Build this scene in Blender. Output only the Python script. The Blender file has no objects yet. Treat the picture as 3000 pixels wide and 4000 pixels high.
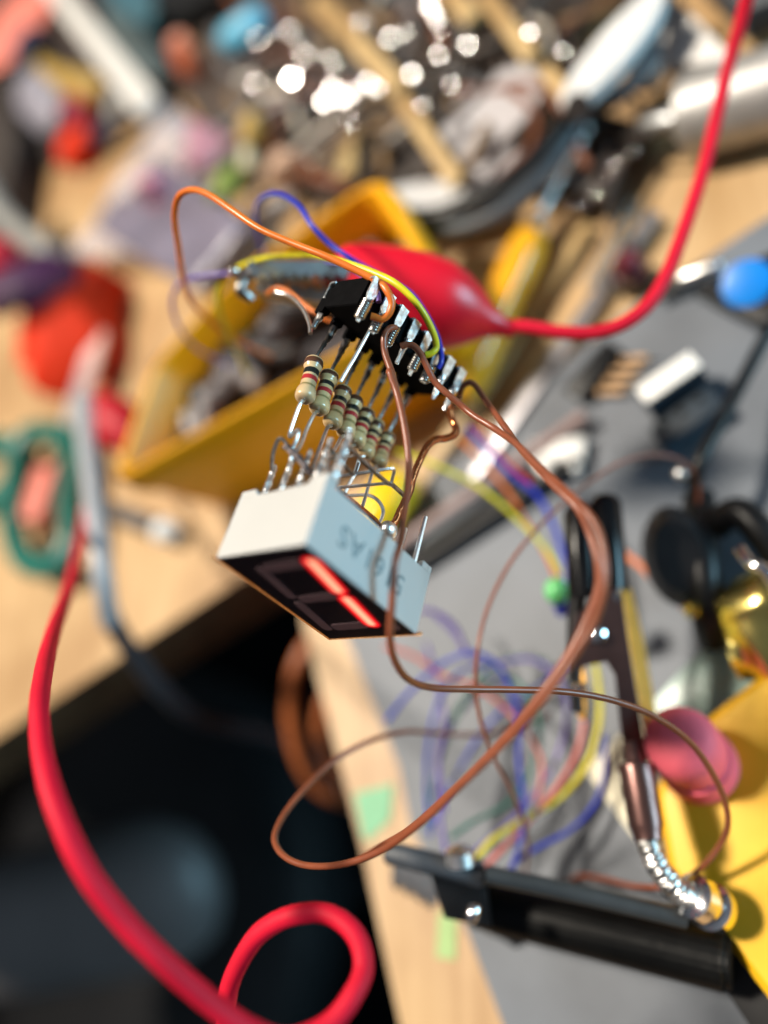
import bpy, bmesh, math, random
from mathutils import Vector, Matrix, noise
random.seed(7)
S = bpy.context.scene
COL = S.collection
# ------------------------------------------------------------------ camera (1 unit = 1 cm)
FPX = 2900.0
NV = Vector((.0376, .0254, .0550)); H = 1 / NV.length; NH = NV.normalized()      # desk plane as the lens sees it: x right, y down, z ahead
ZC = -NH; XC = (Vector((1, 0, 0)) - NH * NH.x).normalized(); YC = ZC.cross(XC)
CAM = Vector((0, 0, H)); RT, DN, FW = [Vector((XC[i], YC[i], ZC[i])) for i in range(3)]
cd = bpy.data.cameras.new("Camera"); cam = bpy.data.objects.new("Camera", cd); COL.objects.link(cam)
cd.sensor_fit = 'VERTICAL'; cd.sensor_height = 36; cd.sensor_width = 27; cd.lens = 36 * FPX / 4000
cd.clip_start = 0.5; cd.clip_end = 3000
cam.matrix_world = Matrix.Translation(CAM) @ Matrix((RT, -DN, -FW)).transposed().to_4x4()
cd.dof.use_dof = True; cd.dof.focus_distance = 8.75
cd.dof.aperture_fstop = cd.lens * 1e-3 / (2 * 0.25)
S.camera = cam
# ------------------------------------------------------------------ world, lamps, exposure
W = bpy.data.worlds.new("World"); S.world = W; W.use_nodes = True
nt = W.node_tree; bg = nt.nodes['Background']
tc = nt.nodes.new('ShaderNodeTexCoord'); sx = nt.nodes.new('ShaderNodeSeparateXYZ'); rp = nt.nodes.new('ShaderNodeValToRGB')
nt.links.new(tc.outputs['Generated'], sx.inputs[0]); nt.links.new(sx.outputs['Z'], rp.inputs[0]); nt.links.new(rp.outputs[0], bg.inputs[0])
rp.color_ramp.elements[0].color = (.10, .09, .09, 1); rp.color_ramp.elements[1].color = (.50, .56, .66, 1)
bg.inputs[1].default_value = 0.28
def area(name, loc, target, sx_, sy_, power, col):
    l = bpy.data.lights.new(name, 'AREA'); l.shape = 'RECTANGLE'; l.size = sx_; l.size_y = sy_; l.energy = power; l.color = col
    o = bpy.data.objects.new(name, l); COL.objects.link(o); o.location = loc
    o.rotation_euler = (Vector(target) - Vector(loc)).to_track_quat('-Z', 'Y').to_euler(); return o
def cdir(x, y, z): return (RT * x + DN * y + FW * z).normalized()
KEY = cdir(-.80, -.40, -.45); FILL = cdir(.74, -.22, -.55)
mid = CAM + FW * 14
area("window_lamp", mid + KEY * 160, mid, 17, 17, 480000, (1, .90, .76))
area("sky_lamp", mid + FILL * 170, mid, 80, 60, 300000, (.41, .79, 1.0))
S.view_settings.view_transform = 'Standard'; S.view_settings.look = 'None'
S.view_settings.exposure = 0; S.view_settings.gamma = 1; S.view_settings.use_curve_mapping = False
S.render.engine = 'CYCLES'; S.cycles.use_denoising = True; S.cycles.max_bounces = 8; S.cycles.caustics_reflective = False
S.cycles.sample_clamp_indirect = 6
# ------------------------------------------------------------------ coordinates
def P(x, y, z):                    # photo pixel + depth (cm) along the view axis
    return CAM + RT * ((x - 1500) / FPX * z) + DN * ((y - 2000) / FPX * z) + FW * z
def D(x, y, h=0.0):                # photo pixel meeting the plane at height h over the desk
    return P(x, y, dz(x, y, h))
def dz(x, y, h=0.0): return (H - h) / (NH.x * (x - 1500) / FPX + NH.y * (y - 2000) / FPX + NH.z)
def Q(l, ox, oy, s): return [(ox + a[0] / s, oy + a[1] / s) + tuple(a[2:]) for a in l]
UP = Vector((0, 0, 1))
AUTO = [False]
def size_at(p):                    # real size of things on the desk: they shrink where the desk comes nearer
    if not AUTO[0]: return 1.0
    q = p - CAM; z = max(q.dot(FW), 1); y = q.dot(DN) / z; x = q.dot(RT) / z
    a = H / max(NH.x * x + NH.y * y + NH.z, .2); b = 18.2 / max(.839 + .545 * y, .3); return min(1.5, a / b)
# ------------------------------------------------------------------ materials
MATS = {}
def mat(name, col, rough=.5, metal=0, var=.12, scale=3.0, bump=0.0, coat=0, trans=0, emis=None, es=0, spec=.5, aniso=None, alpha=1, sss=0):
    if name in MATS: return MATS[name]
    m = bpy.data.materials.new(name); m.use_nodes = True; n = m.node_tree; b = n.nodes['Principled BSDF']
    b.inputs['Roughness'].default_value = rough; b.inputs['Metallic'].default_value = metal
    b.inputs['Coat Weight'].default_value = coat; b.inputs['Transmission Weight'].default_value = trans
    b.inputs['Specular IOR Level'].default_value = spec; b.inputs['Alpha'].default_value = alpha
    if sss: b.inputs['Subsurface Weight'].default_value = sss; b.inputs['Subsurface Radius'].default_value = (.2, .1, .05); b.inputs['Subsurface Scale'].default_value = .5
    c = n.nodes.new('ShaderNodeTexCoord'); t = n.nodes.new('ShaderNodeTexNoise'); t.inputs['Scale'].default_value = scale; t.inputs['Detail'].default_value = 5
    n.links.new(c.outputs['Object'], t.inputs[0])
    r = n.nodes.new('ShaderNodeValToRGB'); r.color_ramp.elements[0].position = .3; r.color_ramp.elements[1].position = .7
    r.color_ramp.elements[0].color = tuple(x * (1 - var) for x in col) + (1,); r.color_ramp.elements[1].color = tuple(min(1, x * (1 + var)) for x in col) + (1,)
    n.links.new(t.outputs[0], r.inputs[0]); n.links.new(r.outputs[0], b.inputs['Base Color'])
    if bump:
        bp = n.nodes.new('ShaderNodeBump'); bp.inputs['Strength'].default_value = bump; bp.inputs['Distance'].default_value = .02
        n.links.new(t.outputs[0], bp.inputs['Height']); n.links.new(bp.outputs[0], b.inputs['Normal'])
    if emis: b.inputs['Emission Color'].default_value = emis + (1,); b.inputs['Emission Strength'].default_value = es
    MATS[name] = m; return m
def wood(name, c1, c2, rot, sc=.6):
    m = mat(name, c1, .45); n = m.node_tree; b = n.nodes['Principled BSDF']
    c = n.nodes.new('ShaderNodeTexCoord'); mp = n.nodes.new('ShaderNodeMapping'); mp.inputs['Rotation'].default_value[2] = rot; mp.inputs['Scale'].default_value = (sc * 6, sc * .35, sc)
    t = n.nodes.new('ShaderNodeTexNoise'); t.inputs['Scale'].default_value = 1.0; t.inputs['Detail'].default_value = 8; t.inputs['Distortion'].default_value = .6
    r = n.nodes.new('ShaderNodeValToRGB'); r.color_ramp.elements[0].position = .35; r.color_ramp.elements[1].position = .68
    r.color_ramp.elements[0].color = c2 + (1,); r.color_ramp.elements[1].color = c1 + (1,)
    n.links.new(c.outputs['Object'], mp.inputs[0]); n.links.new(mp.outputs[0], t.inputs[0]); n.links.new(t.outputs[0], r.inputs[0])
    t2 = n.nodes.new('ShaderNodeTexNoise'); t2.inputs['Scale'].default_value = .22; t2.inputs['Detail'].default_value = 6; r2 = n.nodes.new('ShaderNodeValToRGB')
    r2.color_ramp.elements[0].position = .38; r2.color_ramp.elements[0].color = (.66, .58, .50, 1); r2.color_ramp.elements[1].position = .58; r2.color_ramp.elements[1].color = (1, 1, 1, 1)
    mxx = n.nodes.new('ShaderNodeMix'); mxx.data_type = 'RGBA'; mxx.blend_type = 'MULTIPLY'; mxx.inputs[0].default_value = .8
    n.links.new(c.outputs['Object'], t2.inputs[0]); n.links.new(t2.outputs[0], r2.inputs[0]); n.links.new(r.outputs[0], mxx.inputs[6]); n.links.new(r2.outputs[0], mxx.inputs[7]); n.links.new(mxx.outputs[2], b.inputs['Base Color'])
    return m
M_wood = wood('desk_wood', (.58, .39, .205), (.47, .295, .135), .4)
M_stick = wood('stick_wood', (.60, .42, .20), (.46, .30, .13), .2, 1.5)
M_mat = mat('mat_rubber', (.128, .145, .172), .55, var=.24, scale=.45, bump=.2)
M_black = mat('black_plastic', (.009, .009, .010), .38, var=.3, spec=.3)
M_rubber = mat('black_rubber', (.006, .006, .007), .22, var=.2, spec=.3)
M_grey = mat('grey_plastic', (.16, .16, .17), .45)
M_white = mat('white_plastic', (.80, .80, .78), .4, var=.03)
M_house = mat('housing_plastic', (.52, .525, .515), .45, var=.035, scale=.8)
M_face = mat('face_black', (.013, .009, .014), .35, var=.2, scale=8)
M_dimseg = mat('unlit_segment', (.19, .12, .135), .4, var=.1, scale=10)
M_tan = mat('strip_tan', (.85, .58, .32), .6, var=.4, scale=14, bump=.6)
M_steel = mat('tinned_steel', (.97, .97, .97), .34, 1, var=.15, scale=10, bump=.12)
M_dull = mat('dull_steel', (.33, .32, .31), .32, 1, var=.4, scale=12, bump=.3)
M_solder = mat('solder', (.97, .97, .97), .36, 1, var=.15, scale=14, bump=.9)
M_soot = mat('soot_solder', (.10, .08, .08), .5, .4, var=.6, scale=18, bump=1)
M_mirror = mat('polished_steel', (.85, .85, .86), .12, 1, var=.05)
M_copper = mat('enamelled_copper', (.33, .10, .035), .22, .85, var=.35, scale=5, bump=.4)
M_res = mat('resistor_beige', (.64, .445, .215), .28, var=.08, scale=9, coat=.6)
M_res1 = mat('resistor_tan', (.62, .44, .24), .28, var=.08, scale=9, coat=.6)
M_bbrown = mat('band_brown', (.085, .032, .016), .3, coat=.6)
M_bblack = mat('band_black', (.010, .014, .013), .3, coat=.6)
M_bred = mat('band_red', (.42, .025, .030), .3, coat=.6)
M_bgold = mat('band_gold', (.46, .36, .15), .3, .45, coat=.5)
def ins(name, col, r=.33): return mat(name, col, r, var=.14, scale=4, bump=.12, sss=.12)
M_wbrown = ins('brown_wire', (.235, .065, .030)); M_worange = ins('orange_wire', (.72, .17, .022)); M_wyellow = ins('yellow_wire', (.70, .62, .02))
M_wblue = ins('blue_wire', (.015, .035, .42)); M_wpurple = ins('purple_wire', (.17, .11, .42)); M_wgreen = ins('green_wire', (.04, .19, .14))
M_wpink = ins('coral_wire', (.62, .16, .13)); M_wcream = ins('cream_wire', (.62, .57, .5))
M_lead = mat('red_silicone', (.60, .006, .028), .62, spec=.22, var=.14, scale=1.2, bump=.25); M_boot = mat('red_boot', (.74, .008, .026), .34, var=.08, scale=.8, sss=.15, bump=.08)
M_yel = mat('yellow_plastic', (.90, .41, .005), .38, var=.05, scale=.5); M_yel2 = mat('yellow_case', (.92, .50, .012), .35, var=.06, scale=.4)
M_amber = mat('amber_acetate', (.80, .36, .012), .15, var=.15, coat=.8, scale=.8)
M_ired = mat('orange_red_plastic', (.68, .035, .008), .6, spec=.2); M_crim = mat('crimson_plastic', (.48, .006, .022), .5, spec=.3)
M_navy = mat('navy_fabric', (.015, .017, .05), .7); M_green = mat('green_plastic', (.010, .145, .115), .35); M_salmon = mat('salmon_plastic', (.72, .21, .16), .45)
M_tape = mat('green_tape', (.19, .46, .27), .6, var=.06); M_tape2 = mat('olive_tape', (.33, .50, .20), .6, var=.06)
M_blue = mat('blue_cap', (.0, .22, .75), .38, var=.04); M_teal = mat('teal_plastic', (.03, .10, .135), .5); M_sky = mat('light_blue_plastic', (.10, .42, .62), .4)
M_pink = mat('pink_plug', (.90, .15, .20), .6, var=.05, spec=.2); M_brownm = mat('bronze_metal', (.16, .085, .075), .30, .85, var=.2, scale=2)
M_brass_lit_side = mat('brass_and_lit_side', (.88, .43, .07), .4, .25); M_gold = mat('gold_foil', (.90, .72, .22), .22, 1, var=.1, bump=.5, scale=2)
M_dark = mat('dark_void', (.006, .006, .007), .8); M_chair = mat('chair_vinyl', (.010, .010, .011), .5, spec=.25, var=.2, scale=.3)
M_dbrown = mat('dark_brown', (.026, .017, .013), .6, var=.3); M_rust = mat('rust_brown', (.16, .05, .022), .5, var=.4, scale=1)
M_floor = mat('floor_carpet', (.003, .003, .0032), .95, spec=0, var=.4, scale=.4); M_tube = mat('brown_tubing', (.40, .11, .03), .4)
M_olive = mat('olive_plastic', (.24, .30, .06), .5); M_mauve = mat('mauve_plastic', (.40, .20, .26), .5); M_paper = mat('paper', (.78, .76, .74), .7, var=.04)
M_bag = mat('clear_film', (.62, .60, .66), .25, alpha=.42, var=.2, scale=.6, bump=1.0); M_bag2 = mat('mint_film', (.48, .66, .60), .3, alpha=.75, var=.1, scale=.4, bump=1)
M_slate = mat('slate_plastic', (.05, .058, .07), .5); M_kraft = mat('kraft', (.26, .16, .075), .7, var=.2); M_cream = mat('cream_plastic', (.74, .68, .48), .45)
M_lens = mat('lilac_card', (.50, .48, .50), .4, var=.08); M_limeled = mat('green_lens', (.16, .62, .22), .3)
# ------------------------------------------------------------------ builders
WLOC = {}
def tag(o, label=None, cat=None, group=None, kind=None):
    for k, v in (('label', label), ('category', cat), ('group', group), ('kind', kind)):
        if v: o[k] = v
    return o
def thing(name, loc, label, cat, group=None):
    o = bpy.data.objects.new(name, None); COL.objects.link(o); o.empty_display_size = .3
    o.location = loc; WLOC[o.name] = Vector(loc); return tag(o, label, cat, group)
def link(name, vf, m, parent=None, smooth=True, mids=None):
    vs, fs = vf
    lo = Vector([min(v[i] for v in vs) for i in range(3)]); hi = Vector([max(v[i] for v in vs) for i in range(3)])
    c = Vector(((lo.x + hi.x) / 2, (lo.y + hi.y) / 2, lo.z))
    me = bpy.data.meshes.new(name); me.from_pydata([Vector(v) - c for v in vs], [], fs); me.update()
    for x in (m if isinstance(m, (list, tuple)) else [m]): me.materials.append(x)
    if mids:
        for p, i in zip(me.polygons, mids): p.material_index = i
    bm = bmesh.new(); bm.from_mesh(me); bmesh.ops.recalc_face_normals(bm, faces=bm.faces[:]); bm.to_mesh(me); bm.free()
    if smooth:
        for p in me.polygons: p.use_smooth = True
        try: me.set_sharp_from_angle(angle=math.radians(42))
        except Exception: pass
    o = bpy.data.objects.new(name, me); COL.objects.link(o)
    if parent is None: o.location = c
    else: o.parent = parent; o.location = c - WLOC[parent.name]
    WLOC[o.name] = c; return o
def join(*vfs):
    vs, fs = [], []
    for v, f in vfs:
        n = len(vs); vs += [Vector(x) for x in v]; fs += [tuple(i + n for i in q) for q in f]
    return vs, fs
def spline(pts, k=6):
    n = len(pts)
    if n < 3: return [pts[0] + (pts[-1] - pts[0]) * (i / 4) for i in range(5)]
    out = []
    for i in range(n - 1):
        p0, p1, p2, p3 = pts[max(i - 1, 0)], pts[i], pts[i + 1], pts[min(i + 2, n - 1)]
        for j in range(k):
            t = j / k; a = -.5 * t + t * t - .5 * t ** 3; b = 1 - 2.5 * t * t + 1.5 * t ** 3; c = .5 * t + 2 * t * t - 1.5 * t ** 3; d = -.5 * t * t + .5 * t ** 3
            out.append(p0 * a + p1 * b + p2 * c + p3 * d)
    out.append(pts[-1]); return out
def tube(pts, r, seg=10, k=6, smooth=True, wob=0):
    ps = spline(pts, k) if smooth else list(pts); sz = size_at(ps[len(ps) // 2])
    n = len(ps); vs, fs = [], []
    t = (ps[1] - ps[0]).normalized(); a = t.orthogonal().normalized()
    for i in range(n):
        t2 = (ps[min(i + 1, n - 1)] - ps[max(i - 1, 0)])
        if t2.length < 1e-9: t2 = t
        t2.normalize(); a = (a - t2 * a.dot(t2))
        a = a.normalized() if a.length > 1e-6 else t2.orthogonal().normalized()
        b = t2.cross(a); t = t2
        rr = (r(i / (n - 1)) if callable(r) else r) * sz
        for j in range(seg):
            th = 2 * math.pi * j / seg; q = rr * (1 + (wob * noise.noise(ps[i] * 16 + Vector((j * .9, 0, 0))) if wob else 0))
            vs.append(ps[i] + a * (math.cos(th) * q) + b * (math.sin(th) * q))
    for i in range(n - 1):
        for j in range(seg):
            k2 = (j + 1) % seg; fs.append((i * seg + j, i * seg + k2, (i + 1) * seg + k2, (i + 1) * seg + j))
    fs.append(tuple(range(seg))[::-1]); fs.append(tuple((n - 1) * seg + j for j in range(seg))); return vs, fs
def lathe(p0, p1, prof, seg=24, sq=1.0, ax=None, flute=0, fn=0):     # prof: (t, radius); sq flattens the second axis
    d = p1 - p0; t = d.normalized(); a = (ax - t * ax.dot(t)).normalized() if ax else t.orthogonal().normalized(); b = t.cross(a); sz = size_at(p0)
    vs, fs = [], []
    for (u, r) in prof:
        r *= sz
        for j in range(seg):
            th = 2 * math.pi * j / seg; q = r * (1 + flute * math.cos(fn * th)) if flute else r
            vs.append(p0 + d * u + a * (math.cos(th) * q) + b * (math.sin(th) * q * sq))
    for i in range(len(prof) - 1):
        for j in range(seg):
            k2 = (j + 1) % seg; fs.append((i * seg + j, i * seg + k2, (i + 1) * seg + k2, (i + 1) * seg + j))
    fs.append(tuple(range(seg))[::-1]); fs.append(tuple((len(prof) - 1) * seg + j for j in range(seg))); return vs, fs
def rnd(r, e=.12):                     # a rounded-end rod profile
    return [(0, r * .35), (e * .25, r * .75), (e, r), (1 - e, r), (1 - e * .25, r * .75), (1, r * .35)]
def ball(c, r, seg=14, sx=1, sy=1, sz=1):
    r *= size_at(c)
    vs, fs = [], []
    for i in range(1, seg):
        th = math.pi * i / seg
        for j in range(seg): ph = 2 * math.pi * j / seg; vs.append(c + Vector((sx * r * math.sin(th) * math.cos(ph), sy * r * math.sin(th) * math.sin(ph), sz * r * math.cos(th))))
    for i in range(seg - 2):
        for j in range(seg): k2 = (j + 1) % seg; fs.append((i * seg + j, i * seg + k2, (i + 1) * seg + k2, (i + 1) * seg + j))
    fs.append(tuple(range(seg))[::-1]); fs.append(tuple((seg - 2) * seg + j for j in range(seg))); return vs, fs
def prism(poly, off, bev=0.0):         # polygon (world points) extruded by vector off, with a small bevel
    n = len(poly); poly = [Vector(p) for p in poly]; off = Vector(off); c = sum(poly, Vector()) / n
    if not bev:
        vs = poly + [p + off for p in poly]; fs = [tuple(range(n))[::-1], tuple(range(n, 2 * n))]
        fs += [(i, (i + 1) % n, n + (i + 1) % n, n + i) for i in range(n)]; return vs, fs
    u = off.normalized(); L = off.length
    def ring(ins_, h):
        out = []
        for i in range(n):
            p = poly[i]; e1 = (poly[i - 1] - p).normalized(); e2 = (poly[(i + 1) % n] - p).normalized(); m = e1 + e2
            s = e1.cross(e2).length; k = m / max(s, .3)
            if (p + m * 1e-3 - c).length > (p - c).length and n == 4: k = -k
            out.append(p + k * ins_ + u * h)
        return out
    rings = [ring(bev, 0), ring(bev * .3, bev * .3), ring(0, bev), ring(0, L - bev), ring(bev * .3, L - bev * .3), ring(bev, L)]
    vs = sum(rings, []); fs = []
    for a in range(5):
        for i in range(n): j = (i + 1) % n; fs.append((a * n + i, a * n + j, (a + 1) * n + j, (a + 1) * n + i))
    fs.append(tuple(range(n))[::-1]); fs.append(tuple(5 * n + i for i in range(n))); return vs, fs
def bar(p0, p1, w, h, up=None, bev=.03):
    d = (p1 - p0); up = up or UP; w *= size_at(p0); h *= size_at(p0); s = d.cross(up).normalized(); u = s.cross(d).normalized()
    return prism([p0 + s * w / 2 - u * h / 2, p1 + s * w / 2 - u * h / 2, p1 - s * w / 2 - u * h / 2, p0 - s * w / 2 - u * h / 2], u * h, bev)
def wire(name, path, r, m, label, cat='wire', group=None, wob=0, parent=None, k=7):
    old = AUTO[0]; AUTO[0] = False; o = link(name, tube([P(*q) + FW * (.05 * noise.noise(P(*q) * 1.3)) + RT * (.012 * noise.noise(P(*q) * 2.1)) for q in path], r, 10, k, wob=wob or .05), m, parent); AUTO[0] = old
    return tag(o, label, cat, group) if parent is None else o
def blobby(vf, amp, sc):
    return [v + Vector((noise.noise(v * sc), noise.noise(v * sc + Vector((9, 0, 0))), noise.noise(v * sc + Vector((0, 9, 0))))) * amp for v in vf[0]], vf[1]
# ================================================================== THE SETTING
F0 = -62
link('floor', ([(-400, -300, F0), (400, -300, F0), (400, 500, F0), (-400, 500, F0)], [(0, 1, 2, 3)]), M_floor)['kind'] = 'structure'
def lowP(x, y): v = D(x, y); return Vector((v.x, v.y, 0))
e1 = lowP(1562, 4000); e2 = e1 + (e1 - lowP(1350, 3068)) * .8; g1 = lowP(-700, 3330)
desk_poly = [e2, Vector((40, e2.y - 6, 0)), Vector((60, 20, 0)), Vector((20, 80, 0)), Vector((-60, 90, 0)), Vector((-90, 20, 0)), Vector((g1.x - 12, g1.y - 4, 0)), g1, lowP(0, 2870), lowP(430, 2590), lowP(900, 2285), lowP(1180, 2110), lowP(1186, 2440), lowP(1350, 3068), lowP(1408, 3290), e1]
M_edge_shade = mat('desk_edge_shade', (.22, .13, .07), .7, var=.3, scale=1.5, spec=.1)  # side faces painted darker than the top, for the shade on them
link('desk', prism([p - UP * 2.2 for p in desk_poly], UP * 2.2), [M_edge_shade, M_wood], smooth=False, mids=[0, 1] + [0] * len(desk_poly))['kind'] = 'structure'
link('far_wall', prism([Vector((-400, 420, F0)), Vector((400, 420, F0)), Vector((400, 424, F0)), Vector((-400, 424, F0))], UP * 300), M_grey, smooth=False)['kind'] = 'structure'
mp_ = [lowP(1335, 2400), lowP(1690, 1900), lowP(2080, 1560), lowP(2450, 1245), lowP(3000, 880), lowP(3700, 560), lowP(3900, 3300), lowP(2600, 4500), lowP(2080, 4300), lowP(1988, 4000), lowP(1839, 3617), lowP(1627, 3239), lowP(1579, 2998)]
tag(link('work_mat', prism([p + UP * .004 for p in mp_], UP * .22), M_mat, smooth=False), 'large grey rubber work mat lying on the wooden desk', 'mat')
# chair far below the desk
t = thing('chair', (-26, 2, F0), 'black vinyl chair seat on the dark floor below the desk', 'chair')
cz = -40; cc = D(560, 3480, cz)
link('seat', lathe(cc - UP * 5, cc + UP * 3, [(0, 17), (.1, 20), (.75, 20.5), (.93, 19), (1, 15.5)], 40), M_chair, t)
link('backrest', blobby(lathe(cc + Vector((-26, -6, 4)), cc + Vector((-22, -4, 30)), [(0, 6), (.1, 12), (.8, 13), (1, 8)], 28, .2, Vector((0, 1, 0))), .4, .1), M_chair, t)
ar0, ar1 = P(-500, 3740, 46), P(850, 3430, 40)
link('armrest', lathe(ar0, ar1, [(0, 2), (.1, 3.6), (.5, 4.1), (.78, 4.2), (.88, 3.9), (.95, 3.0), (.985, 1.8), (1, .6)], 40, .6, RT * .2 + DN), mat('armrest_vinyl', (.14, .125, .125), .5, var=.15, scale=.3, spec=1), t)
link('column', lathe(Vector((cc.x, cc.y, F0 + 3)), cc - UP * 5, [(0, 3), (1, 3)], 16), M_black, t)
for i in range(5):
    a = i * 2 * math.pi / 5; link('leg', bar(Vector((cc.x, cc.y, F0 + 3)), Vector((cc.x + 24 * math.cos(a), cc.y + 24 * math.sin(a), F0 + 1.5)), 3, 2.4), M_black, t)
# ================================================================== SEVEN SEGMENT DISPLAY
RU = Vector((.7884822, -.13979051, -.59896113)); RV = Vector((.56734448, .54137442, .62051106)); RW = Vector((.23752068, -.82907922, .50617347)); TO = Vector((-17.2043667, 4.684228, 75.85078326))
def dl(u, v, w):                     # display coordinates in mm -> world
    q = (TO + RU * u + RV * v + RW * w) * .1; return CAM + RT * q.x + DN * q.y + FW * q.z
def dplane(x, y, w):                 # pixel on the plane w=const of the display
    d = Vector(((x - 1500) / FPX, (y - 2000) / FPX, 1)); k = (TO + RW * w).dot(RW) / d.dot(RW); return CAM + (RT * d.x + DN * d.y + FW) * (k * .1)
disp = thing('seven_segment_display', dl(6.3, 9.5, 0), 'white seven segment LED display with black face and two glowing red segments', 'LED display')
# shell: outer walls w 0..8 with corner feet, hollow at the back
def shell():
    bm = bmesh.new(); ob = []
    def ring(u0, u1, v0, v1, w): return [bm.verts.new(dl(*p)) for p in ((u0, v0, w), (u1, v0, w), (u1, v1, w), (u0, v1, w))]
    a = ring(.12, 12.48, .12, 18.88, 0.0); b = ring(0, 12.6, 0, 19, .12); c = ring(0, 12.6, 0, 19, 7.4); d = ring(.7, 11.9, .7, 18.3, 7.4); e = ring(.7, 11.9, .7, 18.3, 5.2)
    for x, y in ((a, b), (b, c), (c, d), (d, e)):
        for i in range(4): bm.faces.new((x[i], x[(i + 1) % 4], y[(i + 1) % 4], y[i]))
    bm.faces.new(a); bm.faces.new(e)
    me = [v.co.copy() for v in bm.verts]; bm.verts.index_update(); f = [tuple(v.index for v in q.verts) for q in bm.faces]; bm.free(); return me, f
def foot(u, v, du, dv):
    return lathe(dl(u + du / 2, v + dv / 2, 7.3), dl(u + du / 2, v + dv / 2, 8.1), [(0, .09), (.8, .085), (1, .06)], 12)
def tab(pts, o): return prism([dl(*p) for p in pts], o, .006)
feet = []
vdir = dl(0, 1, 0) - dl(0, 0, 0); udir = dl(1, 0, 0) - dl(0, 0, 0); wdir = dl(0, 0, 1) - dl(0, 0, 0)
for v0 in (0, 18.3):
    for (ua, ub) in ((0, 2.1), (10.5, 12.6)):
        inn = (ub + .6) if ua == 0 else (ua - .6)
        pp = [(ua, v0, 7.38), (ua, v0, 8.25), (ub, v0, 8.25), (inn, v0, 7.38)] if ua == 0 else [(inn, v0, 7.38), (ua, v0, 8.25), (ub, v0, 8.25), (ub, v0, 7.38)]
        feet.append(prism([dl(*p) for p in pp], vdir * .7))
for u0 in (0, 11.9):
    for (va, vb) in ((0.7, 1.5), (17.2, 18.3)):
        feet.append(prism([dl(u0, va, 7.38), dl(u0, va, 8.25), dl(u0, vb, 8.25), dl(u0, vb, 7.38)], udir * .7))
hs = link('housing', join(shell(), *feet), M_house, disp)
bv = hs.modifiers.new('b', 'BEVEL'); bv.width = .012; bv.segments = 2; bv.limit_method = 'ANGLE'
link('face_panel', prism([dl(.18, .18, 0.02), dl(12.42, .18, 0.02), dl(12.42, 18.82, .02), dl(.18, 18.82, .02)], -wdir * .07), M_face, disp, smooth=False)
# ragged tan strips along two edges of the face
def ragged(p0, p1, out, n=26, seed=1):
    random.seed(seed); vs, fs = [], []
    for i in range(n + 1):
        b = p0 + (p1 - p0) * (i / n); t_ = .085 + .05 * noise.noise(b * 3) + random.uniform(-.003, .003)
        vs += [b + wdir * .3, b - wdir * .06, b + out * t_ - wdir * .12, b + out * t_ + wdir * .25]
    for i in range(n):
        for j in range(4): k2 = (j + 1) % 4; fs.append((4 * i + j, 4 * i + k2, 4 * i + 4 + k2, 4 * i + 4 + j))
    fs += [(0, 1, 2, 3), tuple(4 * n + j for j in (3, 2, 1, 0))]; return vs, fs
link('edge_strip', ragged(dl(-.05, -.4, 0), dl(-.05, 19, 0), -udir, 40, 2), M_tan, disp, smooth=False)
link('edge_strip', ragged(dl(-.1, 19.03, 0), dl(13.2, 19.03, 0), vdir, 26, 3), M_tan, disp, smooth=False)
# segments, slanted ten degrees, each its own part
def segpoly(c0, c1, wd, lit):
    # stadium between two (u,v) points with pointed/rounded ends; returns inner/outer rings with a 'core' attribute
    a = Vector(c0); b = Vector(c1); t = (b - a).normalized(); n = Vector((-t.y, t.x)); out = []
    def ring(w, e):
        q = []
        for s, base, d in ((1, b, t), (-1, a, -t)):
            for k in range(9):
                th = -math.pi / 2 + math.pi * k / 8; q.append(base + d * (math.cos(th) * w * e) + n * (s * math.sin(th) * w))
        return q
    return [ring(wd * f, .75) for f in ((1.5, 1.08, .84, .6, .32) if lit else (1, .8, .6, .4, .2))]  # lit rings reach past the segment: a painted red halo on the face
def segment(c0, c1, wd, lit):
    rings = segpoly(c0, c1, wd, lit); n = len(rings[0]); vs, fs = [], []; core = []
    vs += [dl(p.x, p.y, -.05) for p in rings[0]]; core += [0] * n
    for k, r in enumerate(rings): vs += [dl(p.x, p.y, -.075) for p in r]; core += [(0, .25, .5, .8, 1)[k]] * n
    for k in range(5):
        for i in range(n): j = (i + 1) % n; fs.append((k * n + i, k * n + j, (k + 1) * n + j, (k + 1) * n + i))
    fs.append(tuple(5 * n + i for i in range(n)))
    o = link('segment', (vs, fs), M_lit if lit else M_dimseg, disp, smooth=False)
    if lit:
        at = o.data.attributes.new('core', 'FLOAT', 'POINT')
        m0, m1 = Vector(c0), Vector(c1)
        for i, c in enumerate(core): at.data[i].value = c
        o['label'] = 'glowing red segment'
    return o
M_lit = mat('lit_segment', (.1, .01, .01), .4, emis=(1, .1, .1), es=1)
n_ = M_lit.node_tree; at_ = n_.nodes.new('ShaderNodeAttribute'); at_.attribute_name = 'core'; cr = n_.nodes.new('ShaderNodeValToRGB')
cr.color_ramp.elements[0].color = (.02, .0, .001, 1); cr.color_ramp.elements[1].color = (1, .46, .27, 1)
e_ = cr.color_ramp.elements.new(.62); e_.color = (1, .018, .022, 1)
e2_ = cr.color_ramp.elements.new(.25); e2_.color = (.95, .002, .010, 1)
e3_ = cr.color_ramp.elements.new(.12); e3_.color = (.28, .0, .004, 1)
n_.links.new(at_.outputs['Fac'], cr.inputs[0]); n_.links.new(cr.outputs[0], n_.nodes['Principled BSDF'].inputs['Emission Color'])
n_.nodes['Principled BSDF'].inputs['Emission Strength'].default_value = 1.35
nn = M_tan.node_tree; tr = nn.nodes.new('ShaderNodeBsdfTranslucent'); tr.inputs[0].default_value = (1, .62, .28, 1); mx = nn.nodes.new('ShaderNodeMixShader'); mx.inputs[0].default_value = .6
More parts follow.
